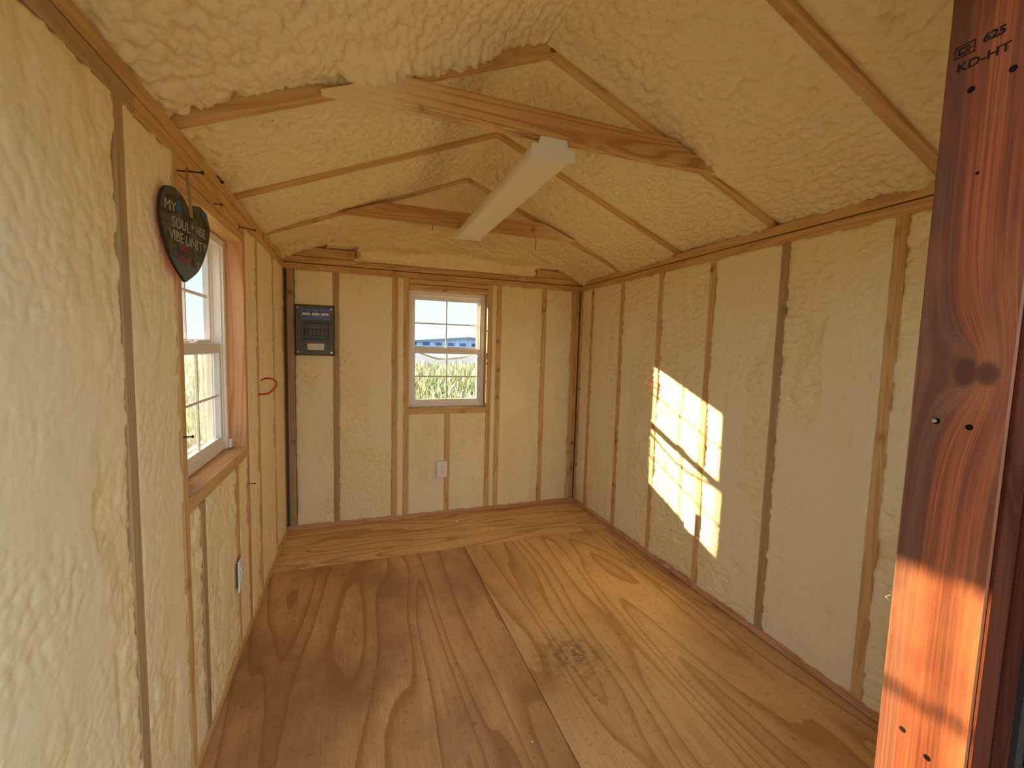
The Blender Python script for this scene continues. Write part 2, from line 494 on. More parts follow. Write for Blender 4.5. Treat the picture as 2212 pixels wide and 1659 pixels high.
class MB:
    """Collects boxes, prisms, tubes and lathes in world space; build() makes one object."""
    def __init__(self):
        self.v, self.f, self.sm = [], [], []

    def add(self, vs, fs, smooth=False):
        o = len(self.v)
        self.v += [tuple(x) for x in vs]
        self.f += [tuple(i + o for i in q) for q in fs]
        self.sm += [smooth] * len(fs)
        return self

    def prism(self, pts, axis_o, ex, ey, ez, h):
        """Extrude the 2-D outline pts (in ex, ey) by h along ez."""
        n_ = len(pts)
        o, ex, ey, ez = Vector(axis_o), Vector(ex), Vector(ey), Vector(ez)
        a = [o + ex * p[0] + ey * p[1] for p in pts]
        b = [p + ez * h for p in a]
        fs = [tuple(range(n_ - 1, -1, -1)), tuple(range(n_, 2 * n_))]
        fs += [(i, (i + 1) % n_, n_ + (i + 1) % n_, n_ + i) for i in range(n_)]
        return self.add(a + b, fs)

    def box(self, x0, x1, y0, y1, z0, z1, bev=0.0):
        if bev <= 0:
            vs = [(x, y, z) for z in (z0, z1) for y in (y0, y1) for x in (x0, x1)]
            return self.add(vs, [(0, 2, 3, 1), (4, 5, 7, 6), (0, 1, 5, 4), (2, 6, 7, 3), (0, 4, 6, 2), (1, 3, 7, 5)])
        dims = [(x0, x1), (y0, y1), (z0, z1)]
        vs, idx = [], {}
        for sx in (0, 1):
            for sy in (0, 1):
                for sz in (0, 1):
                    s = (sx, sy, sz)
                    for ax in range(3):
                        p = []
                        for k in range(3):
                            c = dims[k][s[k]]
                            if k != ax:
                                c += bev if s[k] == 0 else -bev
                            p.append(c)
                        idx[(s, ax)] = len(vs)
                        vs.append(p)
        fs = []
        for ax in range(3):
            o1, o2 = (ax + 1) % 3, (ax + 2) % 3
            for s_ in (0, 1):
                q = []
                for a_, b_ in ((0, 0), (1, 0), (1, 1), (0, 1)):
                    s = [0, 0, 0]; s[ax] = s_; s[o1] = a_; s[o2] = b_
                    q.append(idx[(tuple(s), ax)])
                fs.append(tuple(q) if s_ else tuple(q[::-1]))
            for a_ in (0, 1):
                for b_ in (0, 1):
                    s0 = [0, 0, 0]; s0[o1] = a_; s0[o2] = b_
                    s1 = list(s0); s1[ax] = 1
                    q = [idx[(tuple(s0), o1)], idx[(tuple(s1), o1)], idx[(tuple(s1), o2)], idx[(tuple(s0), o2)]]
                    fs.append(tuple(q) if (a_ + b_) % 2 == 0 else tuple(q[::-1]))
        for sx in (0, 1):
            for sy in (0, 1):
                for sz in (0, 1):
                    q = [idx[((sx, sy, sz), k)] for k in range(3)]
                    fs.append(tuple(q) if (sx + sy + sz) % 2 else tuple(q[::-1]))
        return self.add(vs, fs)

    def tube(self, path, r, seg=8, cap=True):
        path = [Vector(p) for p in path]
        rs = r if isinstance(r, (list, tuple)) else [r] * len(path)
        vs, fs = [], []
        ref = None
        for i, p in enumerate(path):
            d = (path[min(i + 1, len(path) - 1)] - path[max(i - 1, 0)]).normalized()
            if ref is None:
                ref = Vector((0, 0, 1)) if abs(d.z) < 0.9 else Vector((1, 0, 0))
            a = (ref - d * ref.dot(d)).normalized()
            ref = a
            b = d.cross(a)
            for k in range(seg):
                t_ = 2 * math.pi * k / seg
                vs.append(p + (a * math.cos(t_) + b * math.sin(t_)) * rs[i])
        for i in range(len(path) - 1):
            for k in range(seg):
                k2 = (k + 1) % seg
                fs.append((i * seg + k, i * seg + k2, (i + 1) * seg + k2, (i + 1) * seg + k))
        if cap:
            fs.append(tuple(range(seg - 1, -1, -1)))
            fs.append(tuple((len(path) - 1) * seg + k for k in range(seg)))
        return self.add(vs, fs, True)

    def build(self, name, mat, parent=None, smooth=None):
        me = mesh(name, self.v, self.f)
        sm = self.sm if smooth is None else [smooth] * len(self.f)
        me.polygons.foreach_set('use_smooth', sm)
        return link(name, me, mat, parent)


def beam(name, parent, mat, p0, p1, wid, dep, side, ch=0.0022):
    """Board from p0 to p1 (centre line). Local Z runs along it, local X along 'side'."""
    p0, p1 = Vector(p0), Vector(p1)
    z = (p1 - p0)
    L = z.length
    z.normalize()
    x = Vector(side)
    x = (x - z * x.dot(z)).normalized()
    y = z.cross(x)
    a, b = wid / 2, dep / 2
    pr = [(a - ch, -b), (a, -b + ch), (a, b - ch), (a - ch, b), (-a + ch, b), (-a, b - ch), (-a, -b + ch), (-a + ch, -b)]
    vs = [(q[0], q[1], t_) for t_ in (0, L) for q in pr]
    fs = [tuple(range(7, -1, -1)), tuple(range(8, 16))] + [(i, (i + 1) % 8, 8 + (i + 1) % 8, 8 + i) for i in range(8)]
    o = link(name, mesh(name, vs, fs), mat, parent)
    m = Matrix.Identity(4)
    for i in range(3):
        m[i][0], m[i][1], m[i][2], m[i][3] = x[i], y[i], z[i], p0[i]
    o.matrix_local = m
    return o


def text(name, s, mat, parent, origin, ex, ey, size, xs=1.0, ext=0.0004, align='CENTER', off=0.0):
    cu = bpy.data.curves.new(name, 'FONT')
    cu.body = s
    cu.size = size
    cu.extrude = ext
    cu.align_x = align
    cu.align_y = 'CENTER'
    cu.resolution_u = 3
    cu.offset = off
    tmp = bpy.data.objects.new(name, cu)
    C.objects.link(tmp)
    me = bpy.data.meshes.new_from_object(tmp.evaluated_get(bpy.context.evaluated_depsgraph_get()))
    bpy.data.objects.remove(tmp)
    bpy.data.curves.remove(cu)
    o = link(name, me, mat, parent)
    ex, ey = Vector(ex).normalized(), Vector(ey).normalized()
    ez = ex.cross(ey)
    m = Matrix.Identity(4)
    for i in range(3):
        m[i][0], m[i][1], m[i][2], m[i][3] = ex[i] * xs, ey[i], ez[i], origin[i]
    o.matrix_local = m
    return o


# ------------------------------------------------------------------ numpy noise
def _hash(ix, iy, seed):
    h = (ix.astype(np.int64) * 374761393 + iy.astype(np.int64) * 668265263 + seed * 1442695041) & 0x7fffffff
    h = ((h ^ (h >> 13)) * 1274126177) & 0x7fffffff
    h = ((h ^ (h >> 16)) * 2246822519) & 0x7fffffff
    return (h ^ (h >> 15)) / float(0x7fffffff) % 1.0


def vnoise(x, y, seed=0):
    ix, iy = np.floor(x), np.floor(y)
    fx, fy = x - ix, y - iy
    fx = fx * fx * fx * (fx * (fx * 6 - 15) + 10)
    fy = fy * fy * fy * (fy * (fy * 6 - 15) + 10)
    a, b = _hash(ix, iy, seed), _hash(ix + 1, iy, seed)
    c, d = _hash(ix, iy + 1, seed), _hash(ix + 1, iy + 1, seed)
    return (a * (1 - fx) + b * fx) * (1 - fy) + (c * (1 - fx) + d * fx) * fy


def fbm(x, y, seed=0, oct_=3):
    s, a, t_ = 0.0, 0.5, 0.0
    for i in range(oct_):
        s = s + a * vnoise(x * 2 ** i, y * 2 ** i, seed + 17 * i)
        t_ += a
        a *= 0.5
    return s / t_


def worley(x, y, seed=0):
    ix, iy = np.floor(x), np.floor(y)
    best = np.full(x.shape, 9.0)
    for dx in (-1, 0, 1):
        for dy in (-1, 0, 1):
            cx, cy = ix + dx, iy + dy
            px = cx + _hash(cx, cy, seed)
            py = cy + _hash(cx, cy, seed + 71)
            best = np.minimum(best, (px - x) ** 2 + (py - y) ** 2)
    return best


def lobes(u, v, su, sv, seed):
    wx = (fbm(u * su * 0.45, v * sv * 0.45, seed + 5, 2) - 0.5) * 0.9
    wy = (fbm(u * su * 0.45 + 9.1, v * sv * 0.45, seed + 6, 2) - 0.5) * 0.9
    return 1.0 - np.clip(worley(u * su + wx, v * sv + wy, seed), 0, 1)


def sstep(a, b, x):
    t_ = np.clip((x - a) / (b - a), 0, 1)
    return t_ * t_ * (3 - 2 * t_)


def grid_object(name, parent, mat, P, rough, flip=False):
    """P: (nu, nv, 3) array of points -> smooth quad grid with a 'rough' attribute."""
    nu, nv = P.shape[:2]
    me = bpy.data.meshes.new(name)
    idx = np.arange(nu * nv).reshape(nu, nv)
    q = np.stack([idx[:-1, :-1], idx[1:, :-1], idx[1:, 1:], idx[:-1, 1:]], -1).reshape(-1, 4)
    if flip:
        q = q[:, ::-1]
    n_ = len(q)
    me.vertices.add(nu * nv)
    me.vertices.foreach_set('co', P.reshape(-1).astype(np.float32))
    me.loops.add(n_ * 4)
    me.loops.foreach_set('vertex_index', np.ascontiguousarray(q).reshape(-1).astype(np.int32))
    me.polygons.add(n_)
    me.polygons.foreach_set('loop_start', np.arange(0, n_ * 4, 4, dtype=np.int32))
    me.polygons.foreach_set('loop_total', np.full(n_, 4, dtype=np.int32))
    me.update(calc_edges=True)
    me.polygons.foreach_set('use_smooth', np.ones(n_, dtype=bool))
    a = me.attributes.new('rough', 'FLOAT', 'POINT')
    a.data.foreach_set('value', rough.reshape(-1).astype(np.float32))
    me.update()
    return link(name, me, mat, parent)


def wall_foam(parent, o, eu, n, u0, u1, z0, z1, res, seed, bias=0.0, over=0.004, mat='foam', amp=1.0, fu=34.0, fv=26.0):
    """A bay of shaved spray foam between two studs. o + eu*u + z, bulging along n."""
    u0, u1, z0, z1 = u0 - over, u1 + over, z0 - over, z1 + over
    nu, nz = max(4, int((u1 - u0) / res)), max(4, int((z1 - z0) / res))
    u, z = np.meshgrid(np.linspace(u0, u1, nu), np.linspace(z0, z1, nz), indexing='ij')
    U, Z = u + seed * 3.13, z + seed * 1.7
    lo = fbm(U * 3.2, Z * 1.6, seed, 3)
    st = fbm(U * 16.0, Z * 2.2, seed + 40, 2)
    m = sstep(0.43 - bias, 0.56 - bias, lo + (st - 0.5) * 0.35)
    L1 = lobes(U, Z, fu, fv, seed + 1)
    L2 = lobes(U, Z, fu * 2.3, fv * 2.4, seed + 2)
    L3 = lobes(U, Z, 52.0, 52.0, seed + 4)
    spk = sstep(0.40, 0.62, fbm(U * 7.0, Z * 3.5, seed + 21, 3))
    pit = fbm(U * 9.0, Z * 6.0, seed + 9, 2)
    flat = -0.0012 + 0.0030 * (fbm(U * 14, Z * 10, seed + 3, 2) - 0.5) + (0.0012 + 0.0048 * spk * amp) * (L3 - 0.75)
    rough = amp * (-0.017 * (0.35 + pit) + 0.0095 * L1 + 0.0060 * L2)
    h = flat * (1 - m) + rough * m
    h = np.minimum(h, 0.0025)
    e = np.minimum(np.minimum(u - u0, u1 - u), np.minimum(z - z0, z1 - z))
    en = fbm(U * 30.0, Z * 30.0, seed + 12, 3)
    h = h - 0.011 * np.exp(-np.maximum(e - over * 0.4, 0) / 0.005) * sstep(0.38, 0.56, en)
    h = np.where(e < over * 0.3, np.minimum(h, -0.004), h)
    P = np.zeros((nu, nz, 3))
    for k in range(3):
        P[..., k] = o[k] + eu[k] * u + (z if k == 2 else 0) + n[k] * h
    nrm = Vector(eu).cross(Vector((0, 0, 1)))
    return grid_object('foam_panel', parent, mat, P, np.clip(m * (0.25 + 0.5 * pit) + 0.55 * (0.72 - L1) * m + 0.25 * spk * (1 - L3), 0, 1), flip=nrm.dot(Vector(n)) < 0)


# ================================================================== FLOOR
floor = thing('floor', 'bare plywood floor with brown grain and dark scuffs', 'floor', kind='structure')
MB().box(-SD, 1.1095, 0.20, 2.639, -0.018, 0.0, 0.0012).build('plywood_sheet', 'ply_left', floor)
MB().box(1.1125, W + SD, 0.20, 2.639, -0.018, 0.0, 0.0012).build('plywood_sheet', 'ply_right', floor)
MB().box(-SD, W + SD, 2.642, D + SD, -0.018, 0.0005, 0.0012).build('plywood_sheet', 'ply_back', floor)
MB().box(-SD, W + SD, 0.20, D + SD, -0.12, -0.018).build('joist_platform', 'sheath', floor)

# ================================================================== WALLS
wl = thing('wall_left', 'left shed wall of pine studs and cream spray foam around a window', 'wall', kind='structure')
wr = thing('wall_right', 'right shed wall of pine studs and cream spray foam with a sunlit patch', 'wall', kind='structure')
wb = thing('wall_back', 'end wall of pine studs and cream foam with a window in the middle', 'wall', kind='structure')
wf = thing('wall_front', 'front shed wall beside and above the open doorway', 'wall', kind='structure')

T = 0.038


def stud(parent, x, y, z0, z1, face, mat='pine', w_=T):
    if face == 'x':      # wall runs along Y, board depth along X
        return beam('stud', parent, mat, (x, y, z0), (x, y, z1), SD, w_, (1, 0, 0))
    return beam('stud', parent, mat, (x, y, z0), (x, y, z1), w_, SD, (1, 0, 0))


# ---- right wall: studs 16 in. on centre
xr = W + SD / 2
ry = [0.5587, 0.9651, 1.386, 1.792, 2.199, 2.605, 3.011]
for i, y in enumerate(ry):
    stud(wr, xr, y, 0.038, STUD_TOP, 'x', 'weathered' if i == 2 else 'pine')
stud(wr, xr, 3.185, 0.038, STUD_TOP, 'x')
stud(wr, xr, 0.362, 0.038, STUD_TOP, 'x')
beam('bottom_plate', wr, 'pine_red', (xr, FY1, 0.0215), (xr, 1.80, 0.0215), SD, 0.036, (1, 0, 0))
beam('bottom_plate', wr, 'pine_red', (xr, 1.803, 0.0215), (xr, D, 0.0215), SD, 0.036, (1, 0, 0))
beam('top_plate', wr, 'pine', (xr, FY1, 1.8105), (xr, D + 0.0, 1.8105), SD, 0.041, (1, 0, 0))
beam('top_plate', wr, 'pine', (xr + 0.002, FY1, 1.8570), (xr + 0.002, D + 0.0, 1.8570), SD, 0.0415, (1, 0, 0))
edges = [0.381] + [v for y in ry for v in (y - T / 2, y + T / 2)] + [3.166]
for i in range(0, len(edges), 2):
    wall_foam(wr, (W, 0, 0), (0, 1, 0), (-1, 0, 0), edges[i], edges[i + 1], 0.036, STUD_TOP, 0.006, 100 + i, bias=0.075 if i in (2, 4, 6, 8) else 0.055, fu=22.0, fv=40.0)

# ---- left wall
xl = -SD / 2
WY0, WY1 = 1.44, 2.125          # opening
SILL, HEAD = 0.842, 1.714
ly = [(0.70, 'pine'), (1.134, 'weathered'), (1.421, 'pine'), (2.144, 'pine_red'), (2.385, 'pine'), (2.800, 'pine')]
for y, mt in ly:
    stud(wl, xl, y, 0.038, STUD_TOP, 'x', mt)
stud(wl, xl, 3.150, 0.038, STUD_TOP, 'x')
stud(wl, xl, 0.362, 0.038, STUD_TOP, 'x')
stud(wl, xl, 1.556, 0.038, SILL - 0.045, 'x', 'weathered')
stud(wl, xl, 1.958, 0.038, SILL - 0.045, 'x')
beam('window_sill_board', wl, 'pine', (xl, WY0, SILL - 0.0225), (xl, WY1, SILL - 0.0225), SD, 0.044, (1, 0, 0))
beam('header_board', wl, 'pine', (xl, WY0, 1.7335), (xl, WY1, 1.7335), SD, 0.0355, (1, 0, 0))
beam('header_board', wl, 'pine', (xl, WY0, 1.7715), (xl, WY1, 1.7715), SD, 0.0345, (1, 0, 0))
MB().box(-SD, -0.072, WY0 + 0.001, 1.548, SILL + 0.001, HEAD - 0.001).build('jamb_filler', 'pine_red', wl)
beam('bottom_plate', wl, 'pine', (xl, FY1, 0.019), (xl, D, 0.019), SD, 0.037, (1, 0, 0))
beam('top_plate', wl, 'weathered', (xl, FY1, 1.8105), (xl, 1.20, 1.8105), SD, 0.041, (1, 0, 0))
beam('top_plate', wl, 'pine', (xl, 1.202, 1.8105), (xl, D, 1.8105), SD, 0.041, (1, 0, 0))
beam('top_plate', wl, 'pine', (xl - 0.002, FY1, 1.8570), (xl - 0.002, D, 1.8570), SD, 0.0415, (1, 0, 0))
for i, (a, b, z0, z1, bs) in enumerate([
        (0.381, 0.681, 0.036, STUD_TOP, 0.02), (0.719, 1.115, 0.036, STUD_TOP, 0.03), (1.153, 1.402, 0.036, STUD_TOP, 0.0),
        (1.44, 1.537, 0.036, SILL - 0.045, 0.02), (1.575, 1.939, 0.036, SILL - 0.045, 0.05), (1.977, 2.125, 0.036, SILL - 0.045, 0.0),
        (2.163, 2.366, 0.036, STUD_TOP, 0.0), (2.404, 2.781, 0.036, STUD_TOP, -0.02), (2.819, 3.131, 0.036, STUD_TOP, -0.02)]):
    wall_foam(wl, (0, 0, 0), (0, 1, 0), (1, 0, 0), a, b, z0, z1, 0.005 if b < 1.5 else 0.007, 200 + i, bias=bs + (-0.03 if b < 1.5 else 0.0), fu=24.0, fv=17.0, amp=0.62 if b < 1.5 else 1.0, mat='foam_smooth' if b < 1.5 else 'foam')

# ---- back wall
yb = D + SD / 2
BX0, BX1 = 0.812, 1.400
for x, mt in [(0.3145, 'weathered'), (0.7075, 'pine'), (0.789, 'pine'), (1.420, 'pine'), (1.495, 'pine'),
              (1.8785, 'pine'), (2.143, 'pine')]:
    stud(wb, x, yb, 0.038, STUD_TOP, 'y', mt)
stud(wb, 0.035, yb, 0.038, STUD_TOP, 'y', 'weathered', 0.044)
stud(wb, 2.184, yb + 0.014, 0.038, STUD_TOP, 'y')
stud(wb, 1.098, yb, 0.038, 0.797, 'y')
beam('window_sill_board', wb, 'pine', (0.809, yb, 0.8195), (1.400, yb, 0.8195), 0.043, SD, (0, 0, 1))
beam('header_board', wb, 'pine', (0.809, yb, 1.7335), (1.400, yb, 1.7330), 0.0335, SD, (0, 0, 1))
beam('header_board', wb, 'pine', (0.809, yb, 1.7710), (1.400, yb, 1.7705), 0.0335, SD, (0, 0, 1))
beam('bottom_plate', wb, 'pine_red', (0, yb, 0.019), (W, yb, 0.019), 0.037, SD, (0, 0, 1))
beam('top_plate', wb, 'pine', (0, yb, 1.8105), (W, yb, 1.8105), 0.041, SD, (0, 0, 1))
beam('top_plate', wb, 'pine', (0, yb + 0.002, 1.8570), (1.72, yb + 0.002, 1.8570), 0.0415, SD, (0, 0, 1))
beam('top_plate', wb, 'pine', (1.722, yb + 0.001, 1.8570), (W, yb + 0.001, 1.8570), 0.0415, SD, (0, 0, 1))
beam('gable_block', wb, 'pine', (0.03, yb - 0.004, 1.910), (0.44, yb - 0.004, 1.910), 0.060, SD, (0, 0, 1))
beam('gable_block', wb, 'pine', (1.800, yb - 0.004, 1.908), (2.14, yb - 0.004, 1.908), 0.058, SD, (0, 0, 1))
for i, (a, b, z0, z1, bs) in enumerate([
        (0.064, 0.2955, 0.036, STUD_TOP, -0.06), (0.3335, 0.6885, 0.036, STUD_TOP, 0.04), (0.7265, 0.770, 0.036, STUD_TOP, -0.05),
        (0.808, 1.079, 0.036, 0.798, -0.04), (1.117, 1.401, 0.036, 0.798, -0.02), (1.439, 1.476, 0.036, STUD_TOP, -0.05),
        (1.514, 1.8595, 0.036, STUD_TOP, 0.0), (1.8975, 2.124, 0.036, STUD_TOP, -0.02)]):
    wall_foam(wb, (0, D, 0), (1, 0, 0), (0, -1, 0), a, b, z0, z1, 0.006, 300 + i, bias=bs + 0.02, amp=0.8, fu=44.0, fv=40.0)

# gable triangle: thick billowing foam above the plate
nx, nv = 300, 80
X, V = np.meshgrid(np.linspace(-0.01, W + 0.01, nx), np.linspace(0, 1, nv), indexing='ij')
zt = EAVE + SLOPE * np.minimum(np.maximum(X, 0), np.maximum(W - X, 0)) + 0.035
z0 = 1.874
Z = z0 + V * (zt - z0)
hh = 0.018 + 0.030 * fbm(X * 3.0, Z * 7.0, 51, 3) + 0.012 * lobes(X, Z, 22, 30, 52) + 0.004 * lobes(X, Z, 60, 60, 53)
hh += 0.020 * np.exp(-((Z - 1.95 - 0.02 * np.sin(X * 7)) / 0.035) ** 2)
jg = 0.05 * (fbm(X * 25, Z * 25, 55, 3) - 0.5)
clear = sstep(0.47, 0.43, X + jg * 1.6) * sstep(1.96, 1.945, Z + jg) + sstep(1.785, 1.80, X + jg) * sstep(1.952, 1.938, Z + jg) * sstep(2.16, 2.13, X)
hh = hh - clear * 0.11
hh = hh * sstep(-0.25, 0.10, V) - 0.02 * sstep(0.06, 0.0, V)
Pg = np.stack([X, D - hh, Z], -1)
grid_object('foam_panel', wb, 'foam_roof', Pg, np.clip(0.5 + 0 * X, 0, 1), flip=False)

# ---- front wall (mostly beside and behind the camera)
yf = (FY0 + FY1) / 2
for x in (1.77,):
    stud(wf, x, yf, 0.038, 0.80, 'y')
stud(wf, 2.18, yf, 0.038, STUD_TOP, 'y')
beam('window_sill_board', wf, 'pine', (1.44, yf, 0.82), (2.10, yf, 0.82), 0.04, SD, (0, 0, 1))  # sill for the unseen window added as fill light
stud(wf, 1.442, yf, 0.038, STUD_TOP, 'y')
stud(wf, 2.098, yf, 0.038, STUD_TOP, 'y')
beam('header_board', wf, 'pine', (0.0, yf, 1.80), (W, yf, 1.80), 0.10, SD, (0, 0, 1))
beam('top_plate', wf, 'pine', (0, yf, 1.8645), (W, yf, 1.8645), 0.028, SD, (0, 0, 1))
beam('bottom_plate', wf, 'pine', (1.26, yf, 0.019), (W, yf, 0.019), 0.037, SD, (0, 0, 1))
for i, (a, b, zz) in enumerate([(1.25, 1.423, 1.752), (1.461, 1.751, 0.80), (1.789, 2.079, 0.80), (2.117, 2.161, 1.752)]):
    wall_foam(wf, (0, FY1, 0), (1, 0, 0), (0, 1, 0), a, b, 0.036, zz, 0.02, 400 + i)
X, V = np.meshgrid(np.linspace(-0.01, W + 0.01, 90), np.linspace(0, 1, 24), indexing='ij')
zt = EAVE + SLOPE * np.minimum(np.maximum(X, 0), np.maximum(W - X, 0)) + 0.035
Z = 1.876 + V * (zt - 1.876)
grid_object('foam_panel', wf, 'foam_roof', np.stack([X, FY1 + 0.01 + 0.012 * lobes(X, Z, 20, 30, 61), Z], -1), 0 * X + 0.5, flip=True)

# ---- exterior sheathing, with the openings left free
def clad(parent, boxes):
    mb = MB()
    for b in boxes:
        mb.box(*b)
    return mb.build('sheathing', 'sheath', parent)


Zt = 1.90
wl_b = [(-0.104, -0.091, 0.24, 1.545, -0.12, Zt), (-0.104, -0.091, 2.135, 3.32, -0.12, Zt),
        (-0.104, -0.091, 1.545, 2.135, -0.12, 0.838), (-0.104, -0.091, 1.545, 2.135, 1.718, Zt)]
clad(wl, wl_b)
clad(wr, [(W + 0.091, W + 0.104, 0.24, 3.32, -0.12, Zt)])
clad(wb, [(-0.104, 0.815, 3.295, 3.308, -0.12, Zt), (1.402, W + 0.104, 3.295, 3.308, -0.12, Zt),
          (0.815, 1.402, 3.295, 3.308, -0.12, 0.838), (0.815, 1.402, 3.295, 3.308, 1.718, Zt)])
for parent, y0, y1 in ((wb, 3.295, 3.308), (wf, 0.238, 0.251)):
    MB().prism([(-0.104, Zt), (W + 0.104, Zt), (W + 0.104, 1.98), (W / 2, 2.46), (-0.104, 1.98)], (0, y0, 0), (1, 0, 0), (0, 0, 1), (0, 1, 0), y1 - y0).build('gable_sheathing', 'sheath', parent)
clad(wf, [(1.262, 1.465, 0.238, 0.251, -0.12, Zt), (2.075, W + 0.104, 0.238, 0.251, -0.12, Zt), (1.465, 2.075, 0.238, 0.251, -0.12, 0.845), (1.465, 2.075, 0.238, 0.251, 1.71, Zt), (-0.104, 1.30, 0.238, 0.251, 1.752, Zt)])

# ================================================================== CEILING
ce = thing('ceiling', 'gabled shed ceiling of pine rafters and lumpy cream spray foam', 'ceiling', kind='structure')
RY = [0.864, 1.468, 2.080, 2.690]
ct, st_ = math.cos(TH), math.sin(TH)
for y in [0.30] + RY + [3.235]:
    for s in (0, 1):
        # underside runs from the eave to the ridge; centre line is half a board above it
        off = 0.0445
        a = Vector((-0.10, y, EAVE - 0.10 * SLOPE)) + Vector((-st_, 0, ct)) * off
        b_ = Vector((W / 2 - 0.002, y, EAVE + (W / 2 - 0.002) * SLOPE)) + Vector((-st_, 0, ct)) * off
        b_ = b_ + Vector((ct, 0, st_)) * 0.017
        if s:
            a.x, b_.x = W - a.x, W - b_.x
        beam('rafter', ce, 'pine', a, b_, SD, T, (-st_ if not s else st_, 0, ct))

# collar ties: bevelled to the roof slope
def collar_tie(y0, y1, zb, zt_, mat='tie'):
    xl0, xr0 = (zb - EAVE) / SLOPE, W - (zb - EAVE) / SLOPE
    xl1, xr1 = (zt_ - EAVE) / SLOPE, W - (zt_ - EAVE) / SLOPE
    z_ = (zt_ + zb) / 2
    L = xr0 - xl0
    # local Z along the board so that the grain follows it
    pts = [(zb - z_, 0.0), (zt_ - z_, xl1 - xl0 + 0.02), (zt_ - z_, xr1 - xl0 - 0.02), (zb - z_, L)]
    mb = MB().prism(pts, (0, 0, 0), (1, 0, 0), (0, 0, 1), (0, 1, 0), y1 - y0)
    o = mb.build('collar_tie', mat, ce)
    m = Matrix(((0, 0, 1, xl0), (0, 1, 0, y0), (1, 0, 0, z_), (0, 0, 0, 1)))
    o.matrix_local = m
    return o


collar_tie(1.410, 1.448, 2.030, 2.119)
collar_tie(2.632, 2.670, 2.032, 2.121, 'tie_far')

LS = (W / 2) / ct
bays = [(0.343, 0.845), (0.883, 1.449), (1.487, 2.061), (2.099, 2.671), (2.709, 3.215)]
for bi, (ya, yb_) in enumerate(bays):
    for s in (0, 1):
        res = 0.0065 if bi < 3 else 0.008
        ov = 0.0065
        y0_, y1_ = ya - ov, yb_ + ov
        big = (bi == 1 and s == 0)
        if big:
            y1_ += 0.03
        ny, ns = int((y1_ - y0_) / res), int((LS + 0.03) / res)
        Yg, S = np.meshgrid(np.linspace(y0_, y1_, ny), np.linspace(-0.03, LS + 0.035, ns), indexing='ij')
        sd = 500 + bi * 10 + s
        yy, ss = Yg + s * 7.3, S
        lo = fbm(yy * 2.6, ss * 2.6, sd, 3)
        if s == 0 and bi <= 1:
            L1 = lobes(yy, ss, 21.0, 42.0, sd + 1)      # rows of overlapping spray lobes
            a1, a2 = 0.024, 0.010
        else:
            L1 = lobes(yy, ss, 27.0, 38.0, sd + 1)
            a1, a2 = 0.019, 0.010
        L2 = lobes(yy, ss, 62.0, 80.0, sd + 2)
        h = -0.018 + 0.030 * (lo - 0.5) + a1 * (L1 - 0.55) + a2 * (L2 - 0.55)
        if bi <= 1 and s == 1:
            h = h + 0.006
        if bi == 1 and s == 0:
            h = h - 0.014 - 0.014 * sstep(1.34, 1.44, Yg)
        e = np.minimum(Yg - y0_, y1_ - Yg)
        en = fbm(yy * 14, ss * 14, sd + 5, 3)
        h = h - 0.014 * np.exp(-e / 0.012) * sstep(0.42, 0.62, en)
        h = h + 0.020 * np.exp(-(np.maximum(S, 0) / 0.10) ** 2) * (0.4 + lo)      # built up along the eaves
        if big:      # a fat roll of foam spilling over the rafter beside the ridge
            xs_ = S * ct
            bl = sstep(0.34, 0.52, xs_) * sstep(0.98, 0.80, xs_) * np.exp(-((Yg - 1.425) / 0.060) ** 2)
            h = h + bl * (0.034 + 0.020 * lobes(yy, ss, 24, 30, sd + 8))
            tail = sstep(1.449, 1.470, Yg) * (1 - sstep(0.25, 0.6, bl))
            h = h - tail * 0.06
            h = np.where(Yg > 1.478, h - 0.03 * sstep(1.478, 1.484, Yg), h)
        if bi == 1 and s == 1:   # soft swelling round the tie's right end
            xs_ = S * ct
            h = h + 0.028 * np.exp(-((xs_ - 0.36) / 0.13) ** 2) * np.exp(-((Yg - 1.43) / 0.05) ** 2)
        if bi == 4:
            h = h + 0.05 * sstep(3.06, 3.20, Yg)
        e2 = e + 0.012 * (fbm(yy * 35, ss * 35, sd + 31, 3) - 0.5) + 0.006 * (fbm(yy * 5, ss * 5, sd + 33, 2) - 0.5)
        kf = np.exp(-np.maximum(e2 - 0.008, 0) / 0.022)
        h = np.where(Yg < 1.40, h * (1 - kf) + 0.0 * kf, h) if big else h * (1 - kf) + np.where(Yg > (y0_ + y1_) / 2, -0.015, 0.0005) * kf
        h = np.where(e2 < 0.0045, np.minimum(h, -0.008), h)
        Xp = S * ct + st_ * h
        Zp = EAVE + S * st_ - ct * h
        if s:
            Xp = W - Xp
        P = np.stack([Xp, Yg, Zp], -1)
        grid_object('foam_panel', ce, 'foam_white' if big else 'foam_roof', P, np.clip(1.1 - L1 + (lo - 0.5), 0, 1) * 0.8, flip=bool(s))

for s in (0, 1):
    pts = [(-0.25, EAVE - 0.25 * SLOPE + 0.100), (W / 2, EAVE + W / 2 * SLOPE + 0.100), (W / 2, EAVE + W / 2 * SLOPE + 0.115), (-0.25, EAVE - 0.25 * SLOPE + 0.115)]
    if s:
        pts = [(W - p[0], p[1]) for p in pts]
    MB().prism(pts, (0, 0.10, 0), (1, 0, 0), (0, 0, 1), (0, 1, 0), 3.36).build('roof_sheathing', 'sheath', ce)

